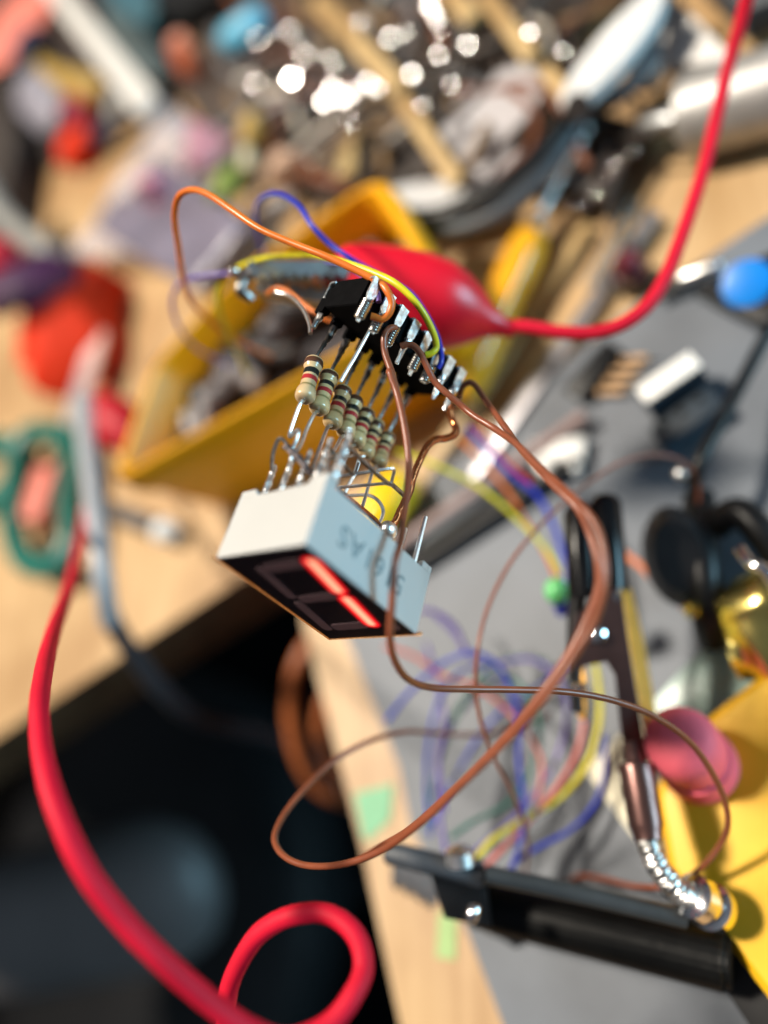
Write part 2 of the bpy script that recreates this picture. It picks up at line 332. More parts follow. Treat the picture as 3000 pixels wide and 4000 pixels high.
nn.links.new(nn.nodes['Principled BSDF'].outputs[0], mx.inputs[1]); nn.links.new(tr.outputs[0], mx.inputs[2]); nn.links.new(mx.outputs[0], nn.nodes['Material Output'].inputs[0])
segment((10.95, 2.85), (9.85, 8.55), .80, True)
segment((9.55, 10.25), (8.65, 15.9), .80, True)
segment((5.0, 3.05), (9.4, 2.95), .78, False)
segment((3.75, 3.1), (2.95, 8.75), .62, False)
segment((4.0, 9.6), (8.5, 9.45), .72, False)
segment((2.65, 10.4), (1.85, 16.3), .66, False)
segment((3.3, 16.2), (7.3, 16.05), .74, False)
dp = lathe(dl(11.0, 16.9, 0), dl(11.0, 16.9, -.075), [(0, .075), (1, .075)], 20); link('decimal_point', dp, M_dimseg, disp)
# printed type number on the long side, upside down
def text_mesh(s, size, org, ex, ey, en, name, m, parent, bold=0):
    c = bpy.data.curves.new(name, 'FONT'); c.body = s; c.size = size; c.extrude = .0012; c.offset = bold; c.space_character = 1.12
    o = bpy.data.objects.new(name, c); COL.objects.link(o); dg = bpy.context.evaluated_depsgraph_get(); me = bpy.data.meshes.new_from_object(o.evaluated_get(dg))
    vs = [org + ex * v.co.x + ey * v.co.y + en * (v.co.z + .0015) for v in me.vertices]; fs = [tuple(p.vertices) for p in me.polygons]
    bpy.data.objects.remove(o); bpy.data.curves.remove(c); return link(name, (vs, fs), m, parent, smooth=False)
M_ink = mat('faded_ink', (.19, .25, .27), .6, var=.35, scale=9)
text_mesh('5161AS', .33, dl(12.61, 15.0, 4.6), -vdir.normalized(), -wdir.normalized(), udir.normalized(), 'printed_number', M_ink, disp, .0015)
# moulded scuffs on the short side
M_scuff = mat('scuff', (.60, .60, .58), .6, var=.1)
# pins
pin_len = {0: 12.6, 1: 13.3, 2: 13.6, 3: 14.4, 4: 15.0}
for i in range(5):
    u = 1.22 + 2.54 * i
    pn = link('pin', tube([dl(u, 1.88, 5.2), dl(u, 1.88, 8), dl(u, 1.88, pin_len[i])], .030, 8, 3), M_steel, disp)
    rr = (.042, .038, .038, .052, .052)[i]
    link('solder', tube([dl(u + .1, 1.8, 8.4), dl(u + .15, 1.8, 10), dl(u + .1, 1.8, pin_len[i] - .6), dl(u + .1, 1.8, pin_len[i] + .35)], lambda q, r_=rr: r_ * (.9 + .14 * math.sin(q * 9 + r_ * 90)) * (1 - .35 * q) * (1 - .55 * max(0, q - .88) / .12), 12, 16, wob=.55), M_solder, pn)
for i in range(5):
    u = 1.22 + 2.54 * i; link('pin', tube([dl(u, 17.12, 5.2), dl(u, 17.12, 9), dl(u, 17.12, (13, 13, 13, 13, 14.2)[i])], .030 if i == 4 else .028, 8, 3), M_steel, disp)
# copper link and solder lumps across the pins
Z6 = lambda l: Q(l, 1000, 1350, 2.212)
# ================================================================== CHIP
CU = Vector((.6666963, .14152817, -.73176897)); CV = Vector((.61224802, .45591792, .64598082)); CW = Vector((.42505107, -.87869712, .21730844)); CO = Vector((-6.24019087, -26.72554373, 90.66775468))
def cl(u, v, w):
    q = (CO + CU * u + CV * v + CW * w) * .1; return CAM + RT * q.x + DN * q.y + FW * q.z
cw = cl(0, 0, 1) - cl(0, 0, 0); cu = cl(1, 0, 0) - cl(0, 0, 0); cv = cl(0, 1, 0) - cl(0, 0, 0)
chip = thing('logic_chip', cl(3.8, 9, 0), 'black sixteen pin chip hanging upside down with wires wrapped round its pins', 'microchip')
M_chip = mat('chip_epoxy', (.004, .004, .0045), .8, spec=.04, var=.2, scale=10, bump=.15)
bd = link('body', prism([cl(.55, -.6, -2.5), cl(6.95, -.6, -2.5), cl(6.95, 18.6, -2.5), cl(.55, 18.6, -2.5)], cw * 3.9, .03), M_chip, chip, smooth=False)
M_pin = mat('pin_tin', (.70, .74, .76), .34, 1, var=.3, scale=14, bump=.5)
def dip_pin(u, v, sgn, L, dark=False):
    # shoulder leaving the body, wide blade, narrow tip
    a = []
    o0 = prism([cl(u - sgn * .9, v - .75, .9), cl(u, v - .75, .9), cl(u, v + .75, .9), cl(u - sgn * .9, v + .75, .9)], cw * .26)
    poly = [cl(u, v - .68, 1.16), cl(u, v + .68, 1.16), cl(u, v + .60, -1.0), cl(u, v + .26, -1.9), cl(u, v + .22, -L), cl(u, v - .22, -L), cl(u, v - .26, -1.9), cl(u, v - .60, -1.0)]
    return join(o0, prism(poly, cu * (.27 * sgn)))
def coil(u, v, w0, w1, r, wr, turns):
    n = int(turns * 10); ps = []
    for i in range(n + 1):
        th = 2 * math.pi * turns * i / n; ps.append(cl(u + r * math.cos(th), v + r * math.sin(th), w0 + (w1 - w0) * i / n))
    return tube(ps, wr, 6, smooth=False)
for i in range(8):
    p_ = link('pin', dip_pin(7.62, 2.54 * i, 1, (4.6, 4.4, 4.6, 4.9, 4.9, 4.3, 4.2, 3.9)[i]), M_pin, chip, smooth=False)
    if i in (0, 1, 2, 4, 5): link('wire_wrap', coil(7.75, 2.54 * i, -1.7, -4.1, .50, .021, 7), mat('wrap_wire', (.55, .53, .5), .25, 1), p_)
    else: link('solder', tube([cl(7.7, 2.54 * i, -1.6), cl(7.7, 2.54 * i, -3), cl(7.6, 2.54 * i + .2, -4.9)], lambda q: .05 * (1 - .6 * q), 9, 5, wob=.5), M_solder, p_)
for i in range(8):
    link('pin_sleeve', blobby(prism([cl(-.75, 2.54 * i - .55, -3.3), cl(.6, 2.54 * i - .55, -3.1), cl(.6, 2.54 * i + .6, -3.1), cl(-.75, 2.54 * i + .55, -3.3)], cw * 3.6, .02), .01, 9), M_chip, bd)
    p_ = link('pin', dip_pin(-.3, 2.54 * i, -1, 4.2), M_dull if i else M_pin, chip, smooth=False)
    link('solder', tube([cl(-.1, 2.54 * i, -1.8), cl(-.1, 2.54 * i, -3.4), cl(-.1, 2.54 * i, -5.2)], lambda q: .055 * (1 - .5 * q), 9, 5, wob=.6), M_dull, p_)
# ================================================================== RESISTORS
top = [(512, 108), (645, 228), (765, 358), (865, 443), (965, 555), (1055, 650), (1140, 762)]
bot = [(415, 472), (535, 572), (650, 692), (765, 778), (855, 858), (935, 955), (1050, 1042)]
tips = Q([(395, 560), (540, 640), (665, 740), (780, 830), (885, 910), (975, 1040), (1100, 1080)], 1100, 1050, 2.212)
low = [[(385, 495), (330, 640), (290, 765), (298, 785), (345, 738), (370, 740), (345, 830), (318, 890), (300, 990)],
       [(505, 590), (440, 720), (395, 840), (358, 905)],
       [(620, 705), (560, 860), (510, 1000), (478, 1120)],
       [(735, 795), (690, 880), (640, 960), (600, 1110)],
       [(815, 880), (780, 960), (735, 1060), (690, 1150)],
       [(895, 975), (885, 1010), (850, 1110), (775, 1260), (790, 1296), (900, 1292), (985, 1296), (1060, 1345), (1098, 1420), (1090, 1480), (1065, 1535)],
       [(1020, 1060), (990, 1150), (950, 1290), (915, 1405)]]
ends = [8.0, 8.1, 7.9, 7.8, 7.85, 8.9, 8.75]
which = ['palest and leftmost banded resistor of the row, nearest the red clip jaws', 'second banded resistor from the left, its lead ending at a sooty joint', 'third banded resistor from the left, just under the loose bare pin wire',
         'middle banded resistor of the row of seven', 'third banded resistor from the right in the hanging row', 'second banded resistor from the right, its lower lead bent into a hook', 'rightmost and smallest looking banded resistor beside the brown wire']
RP = [(0, .028), (.02, .075), (.07, .108), (.15, .118), (.22, .115), (.27, .096), (.31, .092), (.36, .094), (.43, .094), (.48, .094), (.55, .094), (.60, .094), (.67, .094), (.73, .098), (.78, .115), (.86, .122), (.94, .119), (.985, .098), (1, .055)]
def rmat(t):
    if .10 < t < .22: return 1
    if .33 < t < .44: return 2
    if .50 < t < .60: return 3
    if .70 < t < .76: return 4
    return 0
for i in range(7):
    zt = 8.87 + .160 * i; zb = zt - .33
    a = P(*Z6([top[i]])[0], zt); b = P(*Z6([bot[i]])[0], zb)
    prof = []
    for q in range(41):
        t = q / 40
        for (t0, r0), (t1, r1) in zip(RP, RP[1:]):
            if t0 <= t <= t1: prof.append((t, (r0 + (r1 - r0) * (t - t0) / (t1 - t0)) * (1.0, 1.03, .99, .96, 1.0, .95, .98)[i])); break
    vf = lathe(a, b, prof, 24); mids = []
    for q in range(40): mids += [rmat((q + .5) / 40 + (.0, .012, -.012, .018, 0, -.02, .01)[i])] * 24
    r_ = thing('resistor', b, which[i], 'resistor', 'resistors hanging between the chip and the display')
    link('body', vf, [M_res1 if i == 0 else M_res, M_bbrown, M_bblack, M_bred, M_bgold], r_, mids=mids + [0, 0])
    tp = tips[i]; d_ = (b - a).normalized()
    zt2 = 9.05 + .164 * i
    tp3 = cl(-.15, 2.54 * (i + 1), -4.4)
    ld = link('lead', tube([tp3, tp3.lerp(a, .5) + Vector((.01, 0, .01)), a, a + d_ * .1], .024, 8, 6), M_dull, r_)
    link('solder', tube([tp3 - (a - tp3) * .2, tp3, tp3.lerp(a, .35), tp3.lerp(a, .6)], lambda q: .048 * (1 - .55 * q), 9, 5, wob=.6), M_dull, ld)
    lp = Z6(low[i]); n = len(lp); z0 = zb; z1 = ends[i]
    pts = [b - d_ * .05, b] + [P(x, y, z0 + (z1 - z0) * ((k + 1) / n) ** (.9)) for k, (x, y) in enumerate(lp)]
    link('lead', tube(pts, .0225, 8, 5), M_steel, r_)
# ================================================================== BARE WIRES BEHIND THE DISPLAY
def bare(name, l, zs, r, m, label, wob=0):
    l = Z6(l); n = len(l); pts = [P(x, y, zs[0] + (zs[1] - zs[0]) * k / (n - 1)) for k, (x, y) in enumerate(l)]
    return tag(link(name, tube(pts, r, 8, 5, wob=wob), m), label, 'bare wire', 'bare link wires joining the display pins')
bare('link_wire', [(140, 1080), (140, 1000), (152, 915), (185, 825), (215, 803), (250, 830), (275, 865)], (8.15, 8.0), .022, M_dull, 'hooked bare wire arching over the leftmost display pin')
bare('link_wire', [(250, 872), (300, 905), (345, 960), (400, 1010), (470, 1110)], (7.95, 7.8), .040, M_soot, 'short sooty twisted joint between the left display pins', .9)
bare('link_wire', [(775, 845), (900, 970), (1030, 1095), (1140, 1190), (1180, 1205), (1285, 1300)], (7.75, 8.7), .027, M_dull, 'thick dark bare wire slanting down to the brown wire')
bare('link_wire', [(605, 860), (700, 960), (780, 1050), (835, 1108), (855, 1105), (885, 1015)], (7.8, 8.4), .019, M_dull, 'thin bare wire with a small v bend under the middle resistors')
bare('link_wire', [(585, 992), (700, 972), (850, 945)], (7.9, 8.3), .019, M_dull, 'short straight bare wire highest behind the display')
bare('link_wire', [(695, 1132), (900, 1100), (1100, 1068), (1172, 1060), (1194, 1078), (1180, 1140), (1168, 1188), (1140, 1190), (950, 1204), (720, 1225)], (8.2, 8.5), .020, M_steel, 'bare wire bent into a long narrow rectangle')
bare('link_wire', [(700, 1100), (740, 1010), (800, 920)], (8.3, 8.6), .020, M_steel, 'short upright bare wire behind the two tall pins')
bare('copper_link', [(700, 1235), (760, 1290), (900, 1400), (1010, 1490), (1100, 1590)], (8.1, 8.75), .030, M_copper, 'copper coloured wire lying along the back edge of the display', .2)
tag(link('solder_joint', blobby(tube([P(*Z6([(1095, 1570)])[0], 8.72), P(*Z6([(1140, 1590)])[0], 8.68), P(*Z6([(1120, 1650)])[0], 8.7)], lambda q: .075 + .03 * math.sin(3 * q), 14, 7), .025, 6), M_solder), 'shiny solder blob where the copper wire meets the display', 'solder blob')
# ================================================================== INSULATED WIRES
Z5 = lambda l: Q(l, 1100, 1050, 2.212); ZA = lambda l: Q(l, 650, 700, 1.3825); ZB = lambda l: Q(l, 1500, 1300, 1.84375); ZC = lambda l: Q(l, 1000, 2400, 1.0369)
wire('copper_wire', ZB([(540, 455, 9.6), (512, 500, 9.6), (478, 560, 9.6), (495, 625, 9.6), (520, 690, 9.55), (500, 738, 9.5), (440, 762, 9.4), (370, 772, 9.3), (305, 825, 9.2), (255, 920, 9.1), (212, 1040, 9.0), (185, 1150, 8.95), (125, 1270, 8.85), (75, 1370, 8.8), (15, 1425, 8.75)]), .046, M_copper, 'thick bare copper wire with an s bend joining chip and display', 'wire', wob=.12)
wire('brown_wire', Z5([(985, 510, 8.75), (955, 505, 8.7), (915, 525, 8.65), (886, 590, 8.6), (893, 720, 8.6), (950, 900, 8.55), (990, 1060, 8.5)]) + Z6([(1150, 220, 8.45), (1215, 400, 8.4), (1262, 600, 8.3), (1300, 830, 8.2), (1322, 1060, 8.1), (1312, 1250, 7.95), (1280, 1480, 7.8), (1250, 1700, 7.6)]) +
     [(1545, 2200, 7.4), (1528, 2380, 7.35), (1524, 2500, 7.45), (1545, 2590, 7.7), (1600, 2655, 7.95), (1690, 2688, 8.2), (1850, 2694, 8.5), (2020, 2696, 8.7), (2200, 2702, 8.9), (2370, 2728, 9.1), (2540, 2790, 9.3), (2690, 2895, 9.5), (2790, 3030, 9.7), (2835, 3160, 9.9), (2828, 3270, 10.1), (2745, 3390, 10.4), (2620, 3455, 10.7), (2480, 3462, 11.2), (2360, 3432, 11.9), (2260, 3420, 12.5), (2200, 3455, 12.9), (2110, 3505, 13.2), (1970, 3520, 13.5)], .040, M_wbrown,
     'brown wire hanging in front of the display and looping over the pink plug')
wire('brown_wire', Z5([(1028, 668, 8.85), (1070, 655, 8.85), (1130, 662, 8.85), (1190, 725, 8.85), (1255, 850, 8.85), (1330, 985, 8.85), (1440, 1090, 8.8)]) + ZB([(560, 530, 8.8), (650, 600, 8.7), (800, 690, 8.5), (950, 800, 8.2), (1100, 950, 7.9), (1250, 1090, 7.6), (1400, 1230, 7.3)]) +
     [(2325, 2050, 7.1), (2362, 2170, 6.95), (2362, 2290, 6.9), (2315, 2430, 6.95), (2240, 2560, 7.0), (2110, 2740, 7.1), (1950, 2920, 7.3), (1790, 3080, 7.5), (1650, 3210, 7.8), (1500, 3320, 8.2), (1350, 3375, 8.5), (1210, 3385, 8.9), (1115, 3350, 9.2), (1070, 3290, 9.5), (1090, 3215, 9.8), (1165, 3110, 10.2), (1290, 2985, 10.7), (1430, 2900, 11.1), (1580, 2860, 11.6), (1700, 2865, 12), (1850, 2872, 12.3), (1990, 2850, 12.8), (2140, 2790, 13.6)], .040, M_wbrown,
     'upper brown wire sweeping close to the camera and back round the dark corner')
wire('brown_wire', ZB([(540, 470, 9.8), (548, 420, 9.75), (572, 378, 9.7), (620, 360, 9.65), (665, 395, 9.6), (730, 490, 9.4), (850, 650, 9.0), (960, 800, 8.5), (1090, 960, 8.1), (1240, 1120, 7.8), (1385, 1260, 7.6)]) +
     [(2300, 2080, 7.5), (2335, 2200, 7.4), (2330, 2310, 7.4), (2285, 2430, 7.4), (2215, 2560, 7.4), (2085, 2745, 7.5), (1925, 2935, 7.7), (1760, 3100, 8.1), (1600, 3240, 8.6), (1480, 3310, 9.4), (1400, 3360, 10.5)], .040, M_wbrown,
     'lower brown wire running right alongside its twin past the black clip')
wire('brown_wire', [(2650, 2270, 13.2), (2700, 2140, 13.0), (2725, 2000, 12.8), (2720, 1870, 12.6), (2650, 1795, 12.4), (2540, 1778, 12.2), (2420, 1810, 12), (2300, 1885, 11.7), (2200, 1965, 11.4), (2090, 2075, 11.1), (1990, 2205, 10.9), (1910, 2365, 10.7), (1868, 2530, 10.5), (1860, 2690, 10.5), (1882, 2830, 10.6), (1935, 2970, 10.8), (2000, 3090, 11.1), (2045, 3210, 11.5), (2062, 3330, 12), (2045, 3430, 12.6)], .030, M_wbrown,
     'thin brown wire in a wide arc across the grey mat behind the others')
wire('orange_wire', Z5([(768, 408, 8.5), (800, 415, 8.5), (860, 432, 8.5), (920, 390, 8.5), (948, 300, 8.5), (915, 205, 8.5), (850, 130, 8.55)]) + ZA([(1040, 500, 8.6), (850, 412, 8.7), (680, 345, 8.85), (500, 265, 9.0), (350, 165, 9.2), (230, 85, 9.4), (140, 55, 9.6), (70, 90, 9.8), (45, 200, 10.1), (65, 360, 10.6), (90, 520, 11.2), (130, 650, 12), (230, 760, 12.8), (380, 870, 13.5), (560, 960, 14.5)]), .043, M_worange,
     'bright orange wire looping high over the clip from the chip')
wire('yellow_wire', Z5([(1240, 745, 9.1), (1300, 725, 9.1), (1335, 660, 9.1), (1295, 510, 9.0), (1190, 330, 8.9), (1040, 175, 8.9), (890, 75, 9.0)]) + ZA([(1000, 462, 9.3), (820, 420, 9.8), (650, 415, 10.4), (500, 435, 10.8), (400, 470, 11.2), (320, 530, 11.6), (280, 620, 12), (285, 720, 12.4), (330, 830, 13), (390, 950, 13.8), (440, 1060, 15)]), .043, M_wyellow,
     'yellow wire arching over the chip and back past the silver clip jaws')
wire('blue_wire', Z5([(1350, 860, 9.25), (1378, 800, 9.25), (1372, 700, 9.3), (1335, 560, 9.4), (1220, 340, 9.6), (1080, 180, 9.8)]) + ZA([(1080, 480, 10.1), (980, 420, 10.1), (880, 350, 10.2), (790, 255, 10.2), (720, 150, 10.4), (640, 88, 10.6), (560, 75, 10.9), (500, 115, 11.3), (480, 200, 11.9), (500, 330, 12.8), (540, 460, 14)]), .036, M_wblue,
     'blue wire looping above the orange wire and down behind the red clip')
wire('purple_wire', Z5([(832, 290, 8.6), (825, 220, 8.65), (795, 150, 8.8), (700, 60, 10.2)]) + ZA([(950, 450, 10.9), (750, 452, 11.1), (560, 470, 11.2), (400, 500, 11.3), (250, 518, 11.6), (120, 540, 12), (50, 600, 12.4), (35, 700, 12.8), (80, 820, 13.3), (170, 920, 14), (340, 1010, 15)]), .034, M_wpurple,
     'purple wire trailing left from the chip past the silver jaws')
wire('coral_wire', ZA([(540, 625, 10.6), (590, 595, 10.6), (650, 605, 10.5), (730, 665, 10.3), (820, 730, 10.1), (900, 770, 9.9)]), .034, M_worange, 'short orange wire under the toothed clip jaw')
wire('tinned_wire', ZA([(590, 610, 9.9), (650, 622, 9.8), (700, 655, 9.6), (745, 715, 9.4), (775, 790, 9.2), (778, 835, 9.1)]), .026, M_steel, 'silvery bare wire curving to the first chip pin', 'bare wire')
wire('tinned_wire', Z5([(770, 525, 8.6), (755, 545, 8.55), (640, 750, 8.45), (560, 880, 8.4), (505, 975, 8.35)]), .022, M_steel, 'straight bare wire end pointing down left over the third resistor', 'bare wire')
# ---- coloured wires lying over the mat
def loosew(l, z0, z1, r, m, label, f=ZC):
    l = f(l); n = len(l)
    return wire(m.name, [(x, y, (z0 + (z1 - z0) * k / (n - 1)) * .93) for k, (x, y) in enumerate(l)], r, m, label, group='coloured wires tangled over the grey mat')
loosew([(100, 860), (300, 925), (600, 1065), (800, 1200), (950, 1330), (1100, 1480), (1200, 1610), (1270, 1740)], 14.3, 14.0, 0.040, M_wyellow, 'long yellow wire slanting from behind the copper bend to the green bead', ZB)
loosew([(540, 760), (700, 920), (880, 1130), (1020, 1350), (1150, 1560), (1240, 1760)], 15, 14.2, 0.036, M_worange, 'long orange wire slanting above the long yellow one', ZB)
loosew([(600, 690), (760, 870), (950, 1050), (1100, 1170), (1210, 1370), (1290, 1600), (1320, 1800), (1330, 2000)], 15, 13.8, 0.052, M_wblue, 'thick looking blue wire passing left of the black clip', ZB)
loosew([(640, 660), (780, 820), (920, 970), (1060, 1080)], 15, 14.5, 0.036, M_crim, 'short crimson wire above the blue one near the copper bend', ZB)
loosew([(250, 2000), (350, 2010), (450, 2060), (530, 2150), (580, 2300)], 14.5, 14.5, 0.040, M_wpurple, 'purple wire arc right of the display corner', ZB)
loosew([(530, 430), (600, 340), (700, 240), (800, 175), (900, 160), (1000, 230), (1060, 400), (1065, 600), (1085, 800), (1060, 950), (1000, 1120)], 14.6, 12.8, 0.044, M_wblue, 'blue wire in the highest round loop of the tangle')
loosew([(710, 900), (690, 700), (700, 520), (740, 350), (830, 230), (950, 200)], 13.8, 14.8, 0.036, M_wblue, 'blue wire rising steeply on the left of the tangle')
loosew([(700, 880), (790, 690), (900, 500), (1020, 370), (1180, 270), (1290, 180)], 14, 15, 0.036, M_wblue, 'blue wire crossing the tangle diagonally')
loosew([(860, 980), (960, 900), (1080, 790), (1200, 620), (1255, 430), (1230, 270), (1120, 185), (980, 200)], 13.4, 14.8, 0.036, M_wpurple, 'purple wire in a tall loop on the right of the tangle')
loosew([(770, 960), (735, 740), (745, 560), (800, 430), (920, 300)], 13.4, 14.9, 0.036, M_wpurple, 'purple wire rising in the middle of the tangle')
loosew([(790, 900), (880, 840), (1020, 765), (1110, 640), (1150, 480), (1100, 320), (990, 250), (860, 330), (780, 440)], 13.4, 15, 0.040, M_wgreen, 'dark green wire in a loop under the blue ones')
loosew([(690, 860), (730, 650), (800, 450), (900, 260), (1030, 180), (1180, 190)], 14, 15.2, 0.036, M_wgreen, 'dark green wire rising on the far left of the tangle')
loosew([(520, 130), (640, 170), (760, 250), (900, 300), (1020, 390), (1110, 500), (1160, 610), (1140, 760)], 15, 13.6, 0.040, M_wpink, 'coral wire running from the display corner down through the tangle')
loosew([(1330, 430), (1305, 560), (1220, 700), (1110, 830), (1010, 940), (900, 1040), (760, 1090)], 13.8, 12.8, 0.048, M_wpink, 'coral wire beside the thick yellow one')
loosew([(1375, 200), (1392, 400), (1350, 590), (1240, 735), (1090, 825), (960, 915), (880, 1005), (820, 1040), (720, 1045)], 14, 12.6, 0.052, M_wyellow, 'thick yellow wire curving down to the silver screws')
loosew([(1405, 480), (1412, 640), (1375, 765), (1280, 870), (1150, 940), (1040, 1010), (990, 1120)], 13.8, 12.8, 0.040, M_wblue, 'blue wire making the outer right curve of the tangle')
loosew([(690, 120), (760, 400), (740, 600), (765, 800)], 15.2, 13.5, 0.040, M_wpurple, 'purple wire hanging straight below the display corner')
loosew([(700, -20), (800, 70), (900, 200), (1040, 320), (1090, 450)], 15.4, 15, 0.036, M_wpurple, 'faint purple wire entering the tangle from upper left')
wire('rust_wire', [(2420, 2150, 13.8), (2500, 2210, 13.5), (2580, 2290, 13.2), (2690, 2385, 13)], .06, M_worange, 'rust orange wire running from the black clip to the gold contact')
wire('blue_wire', [(2400, 2310, 15), (2500, 2270, 15), (2600, 2250, 14.8), (2680, 2230, 14.6)], .05, M_wblue, 'short blue wire behind the rust orange one')
# ================================================================== RED CLIP AND LEADS
rc = thing('red_test_clip', P(1500, 1100, 11), 'red rubber booted alligator clip gripping the chip with silver jaws', 'alligator clip')
b0 = P(1305, 1062, 11.6); b1 = P(2010, 1290, 11.6)
link('boot', blobby(lathe(b0, b1, [(0, .36), (.03, .46), (.12, .56), (.3, .66), (.45, .71), (.58, .70), (.68, .61), (.78, .43), (.86, .25), (.93, .165), (1, .13)], 40, .9), .03, .9), M_boot, rc)
j0 = P(1400, 1055, 11.3); j1 = P(985, 1052, 11.0)
ju = -DN
def jaw(p0, p1, side, n):
    d = (p1 - p0); dn = -ju * side
    prof = [p0 + ju * .09 * side, p1 + ju * .07 * side, p1 + d.normalized() * .05]
    lower = []
    for k in range(n):
        q = p1 + (p0 - p1) * ((k + .1) / (n + 1)); lower += [q + dn * .10, p1 + (p0 - p1) * ((k + .55) / (n + 1)) + dn * .18]
    poly = prof + lower + [p0 + dn * .06]
    return prism([x - FW * .18 for x in poly], FW * .36)
link('jaw', jaw(j0, j1, 1, 9), mat('nickel', (.72, .80, .78), .28, 1, var=.2, bump=.3), rc, smooth=False)
link('jaw', jaw(P(1420, 1200, 11.5), P(1010, 1135, 11.6), -1, 6), M_dull, rc, smooth=False)
link('jaw_tip', blobby(ball(P(925, 1068, 11.0), .085, 12, 1, 1, 1.5), .02, 5), M_mirror, rc)
link('jaw_tip', blobby(tube([P(985, 1060, 11), P(955, 1095, 11), P(940, 1135, 11), P(985, 1165, 11.1)], .085, 10), .04, 4), M_dull, rc)
link('lead', tube([P(*q) for q in [(1960, 1272, 11.6), (2060, 1278, 11.5), (2190, 1298, 11.4), (2320, 1300, 11.3), (2440, 1262, 11.2), (2540, 1180, 11.2), (2610, 1060, 11.3), (2660, 930, 11.5), (2715, 770, 11.8), (2765, 600, 12.1), (2805, 430, 12.3), (2845, 260, 12.3), (2895, 80, 12), (2940, -100, 11.6), (2990, -400, 11)]], .108, 16, 8), M_lead, rc)
wire('red_test_lead', [(400, 1620, 22.5), (375, 1760, 21.5), (352, 1900, 20), (322, 2080, 17), (280, 2260, 13.6), (210, 2470, 10.4), (160, 2680, 8.4), (158, 2860, 7.7), (185, 3040, 7.2), (245, 3220, 6.9), (350, 3410, 6.8), (480, 3590, 6.8), (640, 3760, 6.8), (800, 3900, 6.9), (960, 4010, 7.0), (1120, 4060, 7.1), (1280, 4000, 7.2), (1380, 3890, 7.3), (1420, 3770, 7.5), (1380, 3640, 7.7), (1270, 3565, 7.9), (1130, 3575, 8.0), (1010, 3650, 8.1), (930, 3770, 8.2), (890, 3890, 8.3), (880, 4050, 8.4), (900, 4300, 8.6)], .108, M_lead,
     'thick red test lead sweeping down the left and looping at the bottom', 'test lead')
# second red boot at left
t = thing('red_plug', P(480, 1680, 16), 'small crimson rubber clip boot lying by the left end of the yellow bin', 'clip boot')
link('boot', lathe(P(375, 1590, 23), P(640, 1790, 22), [(0, .4), (.08, .66), (.3, .80), (.6, .72), (.85, .5), (1, .27)], 24), M_crim, t)
link('collar', lathe(P(320, 1560, 23.2), P(380, 1592, 23), [(0, .16), (1, .2)], 16), M_black, t)
# ================================================================== HELPING HAND CLIP (right)
KZ = .88
def PZ(x, y, z): return P(x, y, z * KZ)
def lz(a, b, prof, *k, **q): return lathe(a, b, [(t, w * KZ) for t, w in prof], *k, **q)
def tz(ps, rr, *k, **q): return tube(ps, (lambda t: rr(t) * KZ) if callable(rr) else rr * KZ, *k, **q)
hh = thing('helping_hand_clip', P(2700, 3560, 11.6), 'bronze alligator clip with black rubber tips on a spring gooseneck', 'helping hand clip')
link('rubber_tip', lz(PZ(2258, 1965, 13.4), PZ(2282, 2340, 13.1), [(0, .12), (.03, .20), (.1, .27), (.9, .285), (1, .27)], 22), M_rubber, hh)
link('rubber_tip', lz(PZ(2362, 1932, 13.3), PZ(2385, 2315, 12.9), [(0, .12), (.03, .21), (.1, .28), (.9, .30), (1, .29)], 22), M_rubber, hh)
zz = 12.9
def plate(px, z, th, bev=.015): return prism([PZ(x, y, z) for x, y in px], FW * th, bev)
link('jaw_plate', plate([(2330, 2290), (2425, 2300), (2450, 2480), (2475, 2640), (2510, 2850), (2545, 3020), (2455, 3020), (2425, 2840), (2405, 2640), (2370, 2585), (2290, 2600), (2240, 2620), (2235, 2500), (2250, 2400), (2290, 2380)], 12.6, .05, .0), M_brownm, hh, smooth=False)
link('lit_side_plate', prism([PZ(2427, 2300, 12.6), PZ(2452, 2480, 12.6), PZ(2512, 2850, 12.55), PZ(2547, 3020, 12.5), PZ(2620, 3000, 13.3), PZ(2562, 2800, 13.4), PZ(2505, 2480, 13.5), PZ(2462, 2300, 13.5)], RT * .02), M_brass_lit_side, hh, smooth=False)  # painted gold: light caught on the side of the bronze clip
link('lower_jaw', tz([PZ(2255, 2310, 13.1), PZ(2248, 2480, 13.0), PZ(2252, 2640, 12.9), PZ(2262, 2780, 12.8)], lambda q: .16 - .03 * q, 12), M_black, hh)
link('handle', lz(PZ(2272, 2600, 12.9), PZ(2272, 2810, 12.8), rnd(.14, .2), 14, .5), M_brass_lit_side, hh)
link('rivet', lz(PZ(2330, 2478, 12.66), PZ(2330, 2478, 12.5), [(0, .17), (.6, .16), (1, .08)], 20), M_mirror, hh)
link('rivet', lz(PZ(2262, 2690, 12.7), PZ(2262, 2690, 12.5), [(0, .13), (.6, .12), (1, .06)], 16), M_mirror, hh)
link('crimp', lz(PZ(2405, 2318, 12.8), PZ(2400, 2340, 12.6), [(0, .2), (1, .14)], 12, .5), M_mirror, hh)
link('collar', lz(PZ(2468, 2900, 12.4), PZ(2535, 3285, 11.6), [(0, .12), (.22, .17), (.25, .29), (.28, .30), (.33, .285), (.85, .27), (.9, .24), (1, .21)], 26), M_brownm, hh)
sp = spline([PZ(*q) for q in [(2520, 3250, 11.7), (2545, 3330, 11.6), (2580, 3400, 11.5), (2635, 3465, 11.4), (2705, 3510, 11.4)]], 14)
def bead(ps, r, pitch):
    n = len(ps) * 3; rs = []
    return tz(ps, lambda q: r * (1 + .10 * math.cos(q * pitch * 2 * math.pi)), 16, 28)
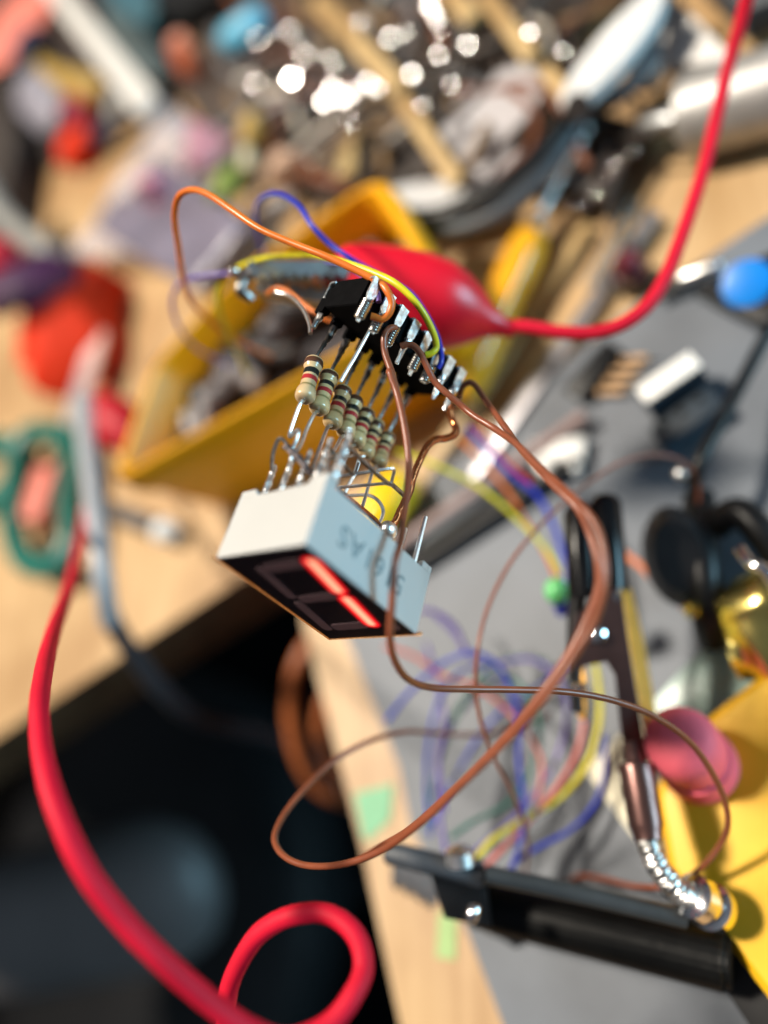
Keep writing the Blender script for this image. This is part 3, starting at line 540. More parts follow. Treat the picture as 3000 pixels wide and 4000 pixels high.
link('spring_neck', bead([PZ(*q) for q in [(2515, 3240, 11.7), (2530, 3290, 11.7), (2545, 3330, 11.6), (2562, 3368, 11.6), (2582, 3402, 11.5), (2608, 3436, 11.5), (2638, 3466, 11.4), (2672, 3492, 11.4), (2710, 3512, 11.4)]], .17, 26), mat('spring_steel', (.75, .74, .72), .34, 1), hh)
ringc = PZ(2752, 3535, 11.5)
def torus(c, nrm, R_, r, seg=40, s2=12, a0=0, a1=2 * math.pi, rx=1):
    a = nrm.orthogonal().normalized(); b = nrm.cross(a); ps = [c + a * (R_ * math.cos(a0 + (a1 - a0) * i / seg)) * rx + b * (R_ * math.sin(a0 + (a1 - a0) * i / seg)) for i in range(seg + 1)]
    return tz(ps, r, s2, smooth=False)
link('end_cap', lz(PZ(2690, 3490, 11.4), PZ(2810, 3560, 11.7), [(0, .18), (.1, .33), (.35, .35), (.4, .28), (.65, .28), (.7, .36), (.92, .34), (1, .2)], 28), M_mirror, hh)
# ================================================================== BLACK KNURLED HANDLE (bottom right)
ph = thing('knurled_clamp', D(2350, 3700, 0), 'black knurled clamp arm with silver screws lying across the bottom of the mat', 'clamp arm')
a0, a1 = P(1840, 3520, 12.2), P(2860, 3765, 10.3)
kn = lathe(a0, a1, [(i / 110, .37 * (1 + .03 * (i % 2)) * (1 if 2 < i < 108 else .86)) for i in range(111)], 72, flute=.018, fn=24)
link('arm', kn, mat('knurled_black', (.005, .005, .005), .45, spec=.14, var=.2, scale=6, bump=.4), ph)
link('rail', tube([P(1900, 3415, 10.70), P(2300, 3500, 10.38), (P(2680, 3590, 10.12))], .13, 12), mat('grey_rail', (.06, .066, .07), .4, .3), ph)
link('thin_rod', lathe(P(1500, 3325, 11.20), P(1900, 3425, 10.87), rnd(.17, .05), 18), M_slate, ph)
for k, (x, y) in enumerate([(1560, 3400), (1605, 3425), (1650, 3450), (1690, 3475)]):
    link('screw', lathe(P(x, y - 55, 13.2), P(x - 6, y + 75, 13.1), [(0, .08), (.1, .13), (.8, .12), (.9, .09), (1, .04)], 14), M_steel, ph)
link('screw', lathe(P(1860, 3530, 10.54), P(1835, 3600, 10.46), rnd(.10, .2), 14), M_mirror, ph)
link('screw', lathe(P(1790, 3300, 10.87), P(1800, 3370, 10.87), [(0, .05), (.3, .2), (1, .22)], 16), M_steel, ph)
link('clamp_block', blobby(prism([P(1690, 3440, 10.95), P(1900, 3440, 10.95), P(1930, 3640, 10.95), P(1740, 3600, 10.95)], FW * .8, .08), .05, 2), M_black, ph)
wire('black_cable', [(1900, 3620, 12.42), (1990, 3660, 12.78), (2080, 3730, 13.32), (2180, 3790, 13.50), (2300, 3830, 13.50)], .09, M_black, 'thin black cable under the knurled clamp arm', 'cable')
# ================================================================== YELLOW CASE + PINK PLUG
def taper(ps, h):
    c = sum(ps, Vector()) / len(ps) + Vector((.3, -.1, 0)); n = len(ps); q = [Vector((c.x + (p.x - c.x) * .93, c.y + (p.y - c.y) * .93, p.z - h)) for p in ps]; m_ = [p - UP * .35 for p in ps]
    vs = q + m_ + list(ps); fs = [tuple(range(n))[::-1], tuple(range(2 * n, 3 * n))] + [(a * n + i, a * n + (i + 1) % n, (a + 1) * n + (i + 1) % n, (a + 1) * n + i) for a in range(2) for i in range(n)]; return vs, fs
yc = thing('yellow_meter_case', D(2900, 3300), 'bright yellow plastic instrument case filling the lower right corner', 'instrument case')
hy = 1.3
def DH(x, y, h): return D(x, y, h)
ypoly = [DH(2560, 3120, hy), DH(2590, 2960, hy), DH(2700, 2850, hy), DH(3150, 2490, hy), DH(4300, 2700, hy), DH(4100, 4700, hy), DH(3300, 4350, hy), DH(2990, 3890, hy), DH(2800, 3640, hy), DH(2610, 3400, hy)]
link('body', taper(ypoly, 1.05), M_yel2, yc, smooth=False).modifiers.new('b', 'BEVEL').width = .12
by = [DH(2500, 3180, .85), DH(2560, 2960, .85), DH(2700, 2830, .85), DH(3200, 2500, .85), DH(4200, 2900, .85), DH(4000, 4900, .85), DH(3120, 4350, .85), DH(2930, 4010, .85), DH(2760, 3760, .85), DH(2560, 3440, .85)]
link('rubber_base', prism([p - UP * .6 for p in by], UP * .6), M_black, yc, smooth=False)
pk = thing('pink_plug', DH(2780, 2960, hy), 'rounded pink banana plug standing on the yellow case', 'banana plug')
p0 = DH(2730, 2990, hy - .02); p1 = P(2638, 2872, dz(2638, 2872, hy) - 1.25)
link('shell', lathe(p0, p1, [(0, .56), (.06, .57), (.3, .565), (.33, .50), (.40, .50), (.44, .53), (.78, .52), (.9, .47), (.97, .36), (1, .2)], 40), M_pink, pk)
link('collar', lathe(p0 - (p1 - p0) * .0, p0 + (p1 - p0) * .12, [(0, .58), (.7, .58), (1, .55)], 40), M_pink, pk)
# ================================================================== THINGS ON THE MAT
MH = .224; AUTO[0] = True
def on(x, y, h=MH): return D(x, y, h)
ic = thing('toothed_chip', on(2340, 1430), 'black toothed chip lying on the mat beside the small orange resistors', 'microchip')
e0, e1 = on(2235, 1545, .5), on(2400, 1355, .5)
link('body', bar(e0, e1, .62, .42), M_black, ic)
for k in range(10):
    q = e0.lerp(e1, (k + .5) / 10); sd = (e1 - e0).cross(UP).normalized()
    for s_ in (-1, 1): link('pin', bar(q + sd * .3 * s_ + UP * .05, q + sd * .44 * s_ - UP * .25, .05, .05, Vector((0, 1, 0)), .005), M_black, ic)
for k in range(4):
    o0 = on(2385 + 30 * k, 1530 - 42 * k, .36); d_ = Vector((.36, -.12, 0))
    rr = thing('small_resistor', o0 - UP * .13, 'tiny tan resistor in the row between the toothed chip and the white topped relay', 'resistor', 'small tan resistors laid on the mat')
    link('body', lathe(o0 - d_ * .8, o0 + d_ * .8, [(0, .05), (.06, .11), (.2, .13), (.3, .11), (.7, .11), (.8, .13), (.94, .11), (1, .05)], 14), mat('tan_resistor', (.55, .33, .16), .4), rr)
    link('lead', tube([o0 - d_ * 1.5 - UP * .1, o0 + d_ * 1.5 - UP * .1], .025, 6), M_dull, rr)
rl = thing('relay_module', on(2600, 1560), 'dark blue relay block with a white label on top', 'relay')
ra, rb = on(2500, 1545, 1.2), on(2715, 1400, 1.2); rs = (rb - ra).cross(UP).normalized() * .62
link('body', prism([ra + rs * .45 - UP * .95, rb + rs * .45 - UP * .95, rb - rs * .3 - UP * .95, ra - rs * .3 - UP * .95], UP * .95, .05), mat('relay_blue', (.03, .045, .065), .4), rl)
link('label', prism([ra + rs * .42 + UP * .02, rb + rs * .42 + UP * .02, rb - rs * .28 + UP * .02, ra - rs * .28 + UP * .02], UP * .05, .02), M_white, rl)
rt_ = on(2540, 1690, .6); rt2 = on(2770, 1520, .6)
link('socket', prism([rt_ - UP * .35, rt2 - UP * .35, rt2 - UP * .35 - rs * -.9, rt_ - UP * .35 - rs * -.9], UP * .55, .05), mat('relay_blue2', (.022, .035, .05), .45), rl)
for k in range(3):
    q = rt_.lerp(rt2, .2 + .3 * k) + rs * .25 + UP * .2; link('terminal', lathe(q, q + UP * .06, [(0, .13), (1, .1)], 12), M_black, rl)
wire('grey_strip', [(2720, 1390, 20.8), (2800, 1310, 21), (2880, 1230, 21.4), (2940, 1170, 22)], .14, M_grey, 'thin grey ribbon lead from the white topped relay to the blue knob', 'ribbon lead')
# blue knob with switch
kb = thing('blue_push_button', on(2920, 1150), 'round bright blue push button cap on a black base at the right edge', 'push button')
kc = on(2930, 1170, .2)
link('base', prism([on(2720, 1160, .5), on(3050, 1010, .5), on(3250, 1190, .5), on(2980, 1300, .5)], UP * .35, .06), M_black, kb)
cA = on(2925, 1130, .55); axk = (UP * .9 - RT * .0 - Vector((0, .4, 0))).normalized()
link('cap', lathe(cA, cA + axk * .55, [(0, .86), (.1, .90), (.3, .90), (.34, .84), (.85, .84), (.96, .78), (1, .66)], 48), M_blue, kb)
dg_ = thing('dark_red_button', on(2490, 1090), 'dark red button cap left of the red test lead', 'push button')
q = on(2470, 1080, .3); link('cap', lathe(q, q + Vector((.1, -.25, .9)), [(0, .62), (.4, .60), (.85, .5), (1, .3)], 28), mat('wine_plastic', (.10, .008, .02), .3, coat=.5), dg_)
link('collar', lathe(q - UP * .05, q + UP * .2, [(0, .72), (1, .70)], 28), M_black, dg_)
lv = thing('metal_lever', on(2680, 1090), 'dull metal lever between the red lead and the blue button', 'lever')
link('bar', bar(on(2560, 1150, .5), on(2780, 1040, .6), .5, .18), M_black, lv)
link('arm', lathe(on(2640, 1095, .9), on(2820, 1030, 1.0), rnd(.2, .15), 16), M_steel, lv)
# white tag blob
tag(link('white_clip', blobby(join(bar(on(2075, 1765, .5), on(2290, 1755, .5), .75, .3, bev=.1), bar(on(2090, 1790, .5), on(2150, 1860, .5), .35, .3, bev=.08), bar(on(2215, 1780, .5), on(2260, 1840, .5), .3, .3, bev=.08)), .05, 1.2), M_white), 'irregular white plastic clip lying on the mat above the black clip', 'plastic clip')
# black rods on the mat
tag(link('black_rod', lathe(on(2270, 1790, .5), on(1560, 2250, .5), rnd(.20, .01), 14), M_black), 'long thin black rod slanting behind the display across the mat', 'rod')
tag(link('grey_rod', lathe(on(2290, 1620, .6), on(1500, 2170, .7), rnd(.22, .01), 14), mat('dusty_pink', (.30, .21, .20), .5)), 'dusty pink grey rod beside the long black rod', 'rod')
# rods and ruler along the mat's upper edge
tag(link('steel_ruler', bar(on(2560, 830, .35), on(1840, 1860, .35), .62, .12), mat('brushed_steel', (.30, .29, .31), .35, .6, scale=3)), 'dark steel ruler running along the upper edge of the mat', 'ruler')
tag(link('bevel_stick', bar(D(2300, 880, .3), D(1640, 1890, .3), .55, .3), M_stick), 'pale flat wooden stick parallel to the steel ruler', 'stick')
tag(link('tweezers', join(bar(D(2500, 780, .5), D(2320, 1120, .6), .2, .1), bar(D(2460, 780, .3), D(2290, 1120, .4), .2, .1)), M_dull), 'thin grey tweezers pointing up right from the steel ruler', 'tweezers')
# amber screwdriver
sd = thing('amber_screwdriver', D(1950, 1200), 'screwdriver with a fluted amber handle behind the red clip', 'screwdriver')
h0, h1 = D(2085, 905, .9), D(1790, 1560, .9)
link('handle', lathe(h0, h1, [(0, .35), (.04, .62), (.12, .74), (.3, .72), (.5, .66), (.75, .74), (.93, .72), (1, .4)], 48, flute=.06, fn=6), M_amber, sd)
link('ferrule', lathe(D(2105, 845, .9), h0, [(0, .2), (.3, .32), (1, .34)], 20), M_steel, sd)
link('shaft', lathe(D(2300, 500, .9), D(2105, 845, .9), [(0, .12), (1, .14)], 14), M_steel, sd)
# gold handle behind the display
s2 = thing('yellow_tool', D(1480, 2000, 0), 'plump yellow handle glowing behind the back of the display', 'tool')
link('grip', lathe(D(1395, 2150, .9), D(1580, 1850, .9), rnd(.62, .14), 30, flute=.03, fn=8), mat('lemon_plastic', (.86, .55, .01), .3), s2)
link('shaft', lathe(D(1300, 2280, .9), D(1395, 2150, .9), [(0, .15), (1, .18)], 14), M_dull, s2)
# black cable + spool clip at right
bcb = thing('black_cable_clip', on(2700, 2200), 'large black spring clip on the mat with a black cable rising from it', 'spring clip')
link('cable', tube([on(2720, 1960, 1.2), on(2715, 1880, 1.6), on(2740, 1790, 1.8), on(2820, 1640, 1.6), on(2920, 1450, 1.2), on(3020, 1270, 1.0), on(3200, 1000, .8)], .20, 12), M_black, bcb)
link('pad', blobby(lathe(on(2640, 2180, .5), on(2650, 2170, 1.9), [(0, .55), (.2, .85), (.75, .85), (1, .6)], 30, 1.5, Vector((1, 0, 0))), .06, 1), mat('charcoal', (.018, .016, .017), .4, spec=.3), bcb)
link('arm', tube([on(2730, 1950, 1), on(2740, 2150, 1.5), on(2760, 2350, 1.4), on(2790, 2500, .8)], .42, 16), M_black, bcb)
link('arm', tube([on(2790, 2060, 1.1), on(2880, 2000, 1.5), on(2980, 2090, 1.5), on(3080, 2230, 1.2)], .40, 16), M_black, bcb)
link('contact', lathe(on(2690, 2400, 1.6), on(2715, 2360, 1.8), [(0, .12), (.5, .22), (1, .12)], 14), M_gold, bcb)
link('contact', lathe(on(2640, 1870, 1.8), on(2680, 1830, 1.8), rnd(.18, .3), 14), M_steel, bcb)
gf = thing('gold_foil_knob', on(2980, 2480), 'crinkled shiny gold piece at the right edge above the mint film', 'foil piece')
link('foil', blobby(ball(on(2985, 2450, 1.2), 1.15, 22, 1, 1.2, .9), .32, 1.5), M_gold, gf)
tag(link('metal_hook', tube([on(2890, 2150, 2.3), on(2930, 2200, 2.4), on(2990, 2230, 2.4), on(3050, 2330, 2.2)], .16, 12), M_mirror), 'curved polished metal hook beside the gold foil', 'hook')
tag(link('mint_film', blobby(prism([on(2480, 2820, .35), on(2760, 2520, .35), on(3150, 2480, .35), on(3150, 2640, .35), on(2680, 2900, .35)], UP * .12, .02), .06, 1.5), M_bag2), 'pale mint plastic bag lying flat above the pink plug', 'plastic bag')
tag(link('paper_card', prism([on(2290, 3010, .25), on(2520, 2770, .25), on(2570, 2830, .25), on(2560, 3330, .25), on(2500, 3300, .25)], UP * .03), M_cream), 'cream card corner sticking out left of the yellow case', 'card')
bead_ = thing('green_bead', on(2185, 2330), 'small pale green bead just left of the black rubber tips', 'bead')
q = on(2175, 2310, 2.6); link('lens', ball(q, .30, 18, .9, 1, 1.1), M_limeled, bead_); link('stem', lathe(on(2200, 2390, 2.2), q, [(0, .16), (1, .2)], 12), M_wblue, bead_)
tag(link('green_tape', blobby(prism([D(1385, 3100, .006), D(1540, 3060, .006), D(1525, 3200, .006), D(1440, 3285, .006), D(1420, 3275, .006)], UP * .02), .01, 3), M_tape, smooth=False), 'mint green tape patch stuck on the wooden desk edge', 'tape')
tag(link('green_tape', prism([D(1715, 3560, .006), D(1785, 3580, .006), D(1780, 3750, .006), D(1705, 3740, .006)], UP * .02), M_tape2, smooth=False), 'olive green tape strip on the wood below the silver screws', 'tape')
# cables in the dark gap
wire('black_cable', [(415, 2380, 17.3), (470, 2480, 18), (540, 2580, 19), (640, 2700, 20), (760, 2800, 21), (900, 2845, 22), (1060, 2880, 23), (1200, 2960, 24), (1320, 3060, 26), (1420, 3160, 28)], .24, mat('glossy_black', (.075, .075, .085), .3), 'thick glossy black cable drooping through the dark gap', 'cable')
wire('brown_tubing', [(1320, 2420, 21), (1230, 2490, 20.5), (1160, 2600, 20.3), (1135, 2760, 20.3), (1160, 2930, 20.4), (1230, 3060, 20.6), (1330, 3120, 21), (1450, 3140, 22)], .21, M_tube, 'thick brown tubing loop hanging off the desk corner', 'tubing', 'brown tubing below the desk corner')
wire('brown_tubing', [(1340, 2640, 23), (1270, 2740, 23), (1250, 2860, 23), (1290, 2980, 23), (1360, 3060, 23.5)], .19, M_tube, 'shorter inner loop of brown tubing behind the desk edge', 'tubing', 'brown tubing below the desk corner')
# ================================================================== YELLOW BIN
bn = thing('yellow_bin', D(1000, 1500), 'long yellow plastic parts bin with grey clutter inside', 'parts bin')
HB = 3.4
rim = [(440, 1880), (1180, 1470), (1740, 1140), (1475, 690), (900, 1090), (600, 1430)]
ro = [D(x, y, HB) for x, y in rim]; cen = sum(ro, Vector()) / len(ro)
def scl(ps, k, dz_): return [cen + (p - cen) * k + UP * dz_ for p in ps]
def wallm():
    n = len(ro); rings = [scl(ro, .90, -HB + .02), scl(ro, 1.0, -1.0), scl(ro, 1.035, -.95), scl(ro, 1.045, -.6), scl(ro, 1.03, -.12), scl(ro, 1.0, 0), scl(ro, .965, 0), scl(ro, .95, -.1), scl(ro, .87, -HB + .35)]
    # densify corners for a rounded plan
    out = []
    for r in rings:
        q = []
        for i in range(n):
            a, b, c = r[i - 1], r[i], r[(i + 1) % n]
            for k in range(5):
                t = k / 4; s = b + (a - b) * .13; e = b + (c - b) * .13; q.append(s * (1 - t) ** 2 + b * 2 * t * (1 - t) + e * t * t)
        out.append(q)
    m = len(out[0]); vs = sum(out, []); fs = []
    for a in range(len(out) - 1):
        for i in range(m): j = (i + 1) % m; fs.append((a * m + i, a * m + j, (a + 1) * m + j, (a + 1) * m + i))
    fs.append(tuple(range(m))[::-1]); fs.append(tuple((len(out) - 1) * m + i for i in range(m))); return vs, fs
link('shell', wallm(), M_yel, bn)
random.seed(11)
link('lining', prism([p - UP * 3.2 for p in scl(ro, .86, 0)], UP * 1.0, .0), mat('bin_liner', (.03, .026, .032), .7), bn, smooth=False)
cl_mats = [(M_slate, 'slate'), (M_grey, 'grey'), (M_black, 'black')]
inb = [(640, 1640, 'grey', .6), (720, 1560, 'dark', .7), (800, 1600, 'light', .5), (880, 1500, 'grey', .6), (760, 1700, 'light', .55), (960, 1400, 'dark', .7), (1050, 1300, 'grey', .5), (870, 1330, 'slate', .7), (1200, 1200, 'dark', .7), (1000, 1180, 'slate', .5), (1380, 960, 'dark', .7), (1450, 880, 'light', .5), (1400, 1050, 'grey', .6), (1560, 1020, 'dark', .6), (560, 1720, 'dark', .55), (590, 1620, 'dark', .6), (640, 1500, 'dark', .6), (700, 1420, 'slate', .5), (780, 1320, 'light', .45), (820, 1440, 'slate', .6), (930, 1250, 'dark', .6), (680, 1760, 'grey', .5), (980, 1480, 'light', .4), (1120, 1200, 'grey', .5), (1080, 1380, 'dark', .5)]
cm = {'grey': mat('bin_grey', (.10, .09, .10), .5), 'dark': mat('bin_dark', (.018, .016, .02), .5), 'light': mat('bin_light', (.36, .35, .37), .35, .2), 'slate': mat('bin_slate', (.035, .03, .055), .5)}
for k, (x, y, c_, s_) in enumerate(inb):
    q = D(x, y, 2.0); a = random.uniform(0, 3.1); d_ = Vector((math.cos(a), math.sin(a), random.uniform(-.2, .3)))
    o = link('metal_offcut', blobby(lathe(q - d_ * s_ * 1.3, q + d_ * s_ * 1.3, [(0, .3 * s_), (.15, .75 * s_), (.5, .55 * s_), (.55, .8 * s_), (.9, .7 * s_), (1, .3 * s_)], 14, .7), .1, 1.5), cm[c_])
    tag(o, {'grey': 'dull grey tool part lying inside the yellow bin', 'dark': 'black tool part lying inside the yellow bin', 'light': 'bright metal tool part lying inside the yellow bin', 'slate': 'bluish dark tool part lying inside the yellow bin'}[c_], 'tool part', c_ + ' parts in the yellow bin')
# ================================================================== LEFT AND TOP CLUTTER
SP = size_at(D(330, 1330)); rcp = thing('orange_red_cap', D(330, 1250), 'orange red plastic spool with a navy top at the left of the desk', 'spool')
q = D(330, 1330, .1)
link('skirt', blobby(lathe(q, q + Vector((.1, .4, 2.0)) * SP, [(0, 2.4), (.2, 2.45), (.5, 2.1), (.85, 1.5), (1, 1.2)], 30), 1.1, .4), M_ired, rcp)
link('top', blobby(lathe(q + Vector((.1, .4, 2.0)) * SP, q + Vector((.3, .9, 2.9)) * SP, [(0, 1.4), (.5, 1.5), (1, .9)], 24), .3, .7), mat('plum', (.05, .012, .05), .5), rcp)
link('tab', blobby(lathe(q + Vector((-.7, 1.0, 2.6)) * SP, q + Vector((-.3, 1.9, 3.4)) * SP, rnd(.5, .3), 16), .08, 1), M_crim, rcp)
# green scissors
sc = thing('green_scissors', D(200, 2000), 'scissors with teal green loop handles at the left edge of the desk', 'scissors')
def loop(pts, r, h): return tube([D(x, y, h) for x, y in pts] + [D(*pts[0], h)], r, 12)
link('handle', loop([(120, 1690), (250, 1700), (290, 1810), (270, 1960), (280, 2110), (210, 2210), (100, 2190), (50, 2060), (60, 1900), (70, 1780)], .34, 1.0), M_green, sc)
link('handle', loop([(-120, 1740), (20, 1730), (70, 1800), (40, 1900), (-60, 1960), (-160, 1880)], .34, .6), M_green, sc)
link('blade', prism([D(240, 1700, 1), D(330, 1640, 1), D(420, 1300, 1), D(370, 1290, 1)], UP * .12), M_steel, sc)
tag(link('salmon_eraser', blobby(bar(D(140, 2050, .6), D(215, 1830, .6), 1.05, .7, bev=.2), .05, 1), M_salmon), 'salmon pink eraser inside the green scissor loop', 'eraser')
wire('white_strap', [(330, 1560, 21), (335, 1700, 19.5), (350, 1840, 18.4), (368, 1980, 17.6), (385, 2120, 17), (405, 2280, 16.8), (425, 2430, 17.4)], .24, mat('milky_strap', (.40, .40, .42), .35), 'milky white cable strap hanging over the front edge of the desk', 'strap')
wire('grey_cable', [(-80, 700, 33), (0, 830, 32), (80, 910, 31), (170, 970, 30), (260, 1060, 30)], .5, mat('putty', (.26, .25, .23), .5), 'thick grey cable at the left edge', 'cable')
tag(link('cream_clip', bar(D(360, 2060, .5), D(330, 1780, .5), .4, .4), M_cream), 'cream plastic strip beside the milky strap', 'plastic strip')
gr = thing('grey_pen', D(540, 2050), 'grey rod below the yellow bin, its highlight made as a white ball', 'pen')
link('barrel', lathe(D(430, 1990, .5), D(610, 2060, .5), rnd(.30, .05), 16), mat('warm_grey', (.10, .09, .085), .5), gr)
link('cap', ball(D(645, 2075, .5), .38, 16), M_white, gr)  # white ball in place of the rod's bright highlight
dk = thing('dark_case', D(60, 650), 'dark brown case standing at the left edge', 'case')
CP = [(-500, 1300), (60, 1060), (140, 900), (185, 640), (105, 420), (-50, 300), (-500, 250)]
link('body', prism([D(x, y, .02) for x, y in CP], UP * 1.5, .0), M_dbrown, dk, smooth=False)
link('lid', prism([D(x, y, .02) + UP * 1.52 for x, y in CP], UP * .25, .0), M_dbrown, dk, smooth=False)
tag(link('dark_sheet', prism([D(-300, -60, .01), D(700, -60, .01), D(680, 250, .01), D(560, 430, .01), D(420, 560, .01), D(240, 640, .01), D(120, 700, .01), D(-300, 700, .01)], UP * .15), M_dbrown, smooth=False), 'dark sheet added under the wide white strip to darken the upper left corner', 'dark sheet')  # added sheet, darkens the gaps between the things lying on it
tag(link('white_strip', bar(D(90, -200, 1.6), D(590, 430, 1.6), .85, .4), mat('ivory', (.60, .58, .55), .5)), 'wide white plastic strip crossing the upper left corner', 'plastic strip')
tag(link('salmon_pad', blobby(lathe(D(100, 120, .2), D(100, 120, .2) + UP * 1.2, [(0, 2.8), (.5, 3.2), (1, 2.4)], 24), .4, .4), M_salmon), 'salmon pink pad in the top left corner', 'pad')
def capsule(name, a, b, r, m, label, cat, group=None, bl=.55):
    return tag(link(name, blobby(lathe(a, b, rnd(r * .85, .2), 18, .8), bl * r, .75), m), label, cat, group)
capsule('navy_bottle', D(90, 260, 1.2), D(150, 130, 1.2), 1.0, M_navy, 'small navy object inside the upper left corner', 'bottle')
capsule('gold_tube', D(170, 280, 1.2), D(400, 370, 1.2), .8, mat('ochre', (.38, .24, .05), .5), 'ochre tube lying below the wide white strip', 'tube')
capsule('grey_tube', D(120, 360, .9), D(250, 480, .9), 1.0, mat('lilac_grey', (.26, .25, .30), .5), 'lilac grey tube near the dark case', 'tube')
capsule('maroon_tube', D(290, 400, .9), D(340, 510, .9), .9, mat('maroon', (.25, .02, .04), .5), 'maroon tube between the ochre tube and the navy strap', 'tube')
capsule('navy_strap', D(370, 550, .9), D(530, 450, .9), .55, M_navy, 'navy strap beside the end of the white strip', 'strap')
capsule('red_tube', D(240, 590, .9), D(350, 570, .9), .8, M_ired, 'orange red tube right of the dark case', 'tube')
capsule('grey_bulb', D(440, 430, 1.5), D(490, 410, 1.5), .8, mat('bulb_grey', (.35, .34, .32), .3), 'grey bulb at the lower end of the white strip', 'bulb')
tag(link('teal_box', prism([D(380, -60, .02), D(760, -60, .02), D(680, 190, .02), D(570, 180, .02)], UP * 1.5, .2), M_teal), 'teal box at the top edge left of the black box', 'box')
tag(link('black_box', prism([D(690, -80, .02), D(1000, -80, .02), D(930, 110, .02), D(770, 190, .02), D(700, 130, .02)], UP * 1.8, .2), M_black), 'black box at the top edge next to the blue marker', 'box')
capsule('blue_marker', D(870, 180, 1.6), D(1040, 60, 1.6), .75, M_sky, 'light blue marker cap at the top of the desk', 'marker', bl=.05)
capsule('orange_ball', D(715, 250, 1.5), D(730, 200, 1.5), 1.0, mat('burnt_orange', (.50, .12, .05), .5), 'burnt orange knob below the black box', 'knob')
capsule('slate_roll', D(450, 100, .9), D(640, 330, .9), 1.1, mat('dark_teal_grey', (.07, .09, .09), .5), 'dark teal grey roll right of the white strip', 'roll')
# clear bags
def film(poly, h, seed, m, label):
    q = [D(x, y, h) for x, y in poly]; n = 12; vs, fs = [], []
    for i in range(n + 1):
        for j in range(n + 1):
            a = q[0].lerp(q[1], i / n); b = q[3].lerp(q[2], i / n); p = a.lerp(b, j / n); vs.append(p + UP * (.35 * noise.noise(p * .9 + Vector((seed, 0, 0))) + .3))
    for i in range(n):
        for j in range(n): a = i * (n + 1) + j; fs.append((a, a + 1, a + n + 2, a + n + 1))
    o = link('clear_bag', (vs, fs), m); o.modifiers.new('s', 'SOLIDIFY').thickness = .02; return tag(o, label, 'plastic bag')
film([(290, 1020), (690, 420), (900, 620), (640, 1020)], .9, 3, M_bag, 'crumpled clear plastic bag on the wood above the orange red spool')
film([(380, 900), (640, 640), (1010, 900), (780, 1160)], 1.3, 8, mat('smoke_film', (.20, .18, .24), .3, alpha=.8, var=.3, scale=.4, bump=1), 'dark tinted plastic bag under the orange wire loop')
capsule('pink_bottle', D(590, 800, 1.8), D(630, 700, 1.8), .9, mat('rose', (.55, .22, .30), .5), 'rose pink piece inside the clear bag', 'piece')
capsule('green_bottle', D(870, 780, 1.6), D(890, 640, 1.6), .9, M_olive, 'moss green piece right of the rose pink one', 'piece')
capsule('mauve_piece', D(740, 560, 1.2), D(860, 640, 1.2), 1.2, M_mauve, 'mauve piece behind the clear bag', 'piece')
capsule('gold_piece', D(970, 540, 1.5), D(985, 470, 1.5), .8, mat('old_gold', (.42, .26, .05), .5), 'old gold piece among the brown wires', 'piece')
capsule('cream_piece', D(980, 690, 1.3), D(985, 600, 1.3), .7, M_cream, 'cream piece under the old gold one', 'piece')
capsule('tan_cork', D(1110, 720, 1.2), D(1130, 660, 1.2), 1.1, mat('cork', (.52, .33, .22), .6), 'tan cork above the blue wire loop', 'cork')
capsule('white_eraser', D(1090, 860, 1.0), D(1110, 800, 1.0), .8, mat('greywhite', (.5, .47, .47), .6), 'grey white eraser behind the blue wire loop', 'eraser')
tag(link('ochre_rod', bar(D(1350, 700, 1.4), D(1420, 520, 1.4), .8, .5), mat('khaki', (.42, .30, .12), .6)), 'khaki rod right of the dark hollow', 'rod')
# dark tray at top holding brown wire clutter
tag(link('parts_tray', prism([D(700, 330, .02), D(880, 60, .02), D(1300, -120, .02), D(2250, -120, .02), D(2300, 330, .02), D(1700, 700, .02), D(1300, 830, .02), D(900, 640, .02)], UP * .5, .15), mat('umber_tray', (.05, .034, .026), .6, var=.4, scale=.8)), 'shallow dark brown tray under the wire scraps at the top', 'tray')
random.seed(5)
for k in range(72):
    x = random.uniform(830, 2150); y = random.uniform(20, 640) if x < 1500 else random.uniform(0, 450)
    a = random.uniform(0, 6.3); L = random.uniform(1.0, 2.6); q = D(x, y, .9 + random.uniform(0, .8)); pts = []
    for j in range(6):
        a += random.uniform(-.7, .7); q = q + Vector((math.cos(a), math.sin(a), random.uniform(-.08, .08))) * L * .5; pts.append(q.copy())
    m, w_ = random.choice([(M_rust, 'rust'), (M_rust, 'rust'), (M_dbrown, 'dark'), (M_dbrown, 'dark'), (M_kraft, 'tan'), (M_grey, 'grey'), (M_wcream, 'cream')])
    tag(link('wire_scrap', tube(pts, random.uniform(.10, .24), 8), m), w_ + ' coloured wire scrap in the blurred heap at the top', 'wire scrap', w_ + ' wire scraps in the heap')
# added screws for the blurred bright spots: domed heads facing between lamp and camera
def glint(x, y, h, r, label, grp):
    q = D(x, y, h); hv = ((mid + KEY * 160 - q).normalized() + (CAM - q).normalized()).normalized()
    t_ = thing('glint_screw', q - hv * .4, label, 'screw', grp)
    r *= 1; link('head', lathe(q, q + hv * r * .22, [(0, r), (.5, r * .97), (.85, r * .8), (1, r * .5)], 20), M_mirror, t_)
    link('shank', lathe(q - hv * .5, q, [(0, r * .2), (1, r * .4)], 10), M_steel, t_)
g1 = 'added glint screws among the wire scraps'
glint(1140, 310, 2.0, .21, 'single big screw head added as a bright glint, left of the bright cluster at the top', None)
for x, y, r in [(1265, 400, .12), (1300, 345, .12), (1335, 385, .13), (1385, 362, .10), (1440, 320, .10), (1475, 345, .09)]: glint(x, y, 2.0, r, 'screw head added as a bright glint in the tight cluster right of the single bright one', g1 + ' cluster')
glint(2070, 130, 2.0, .17, 'screw head added as a bright glint beside the upper wooden stick', None)
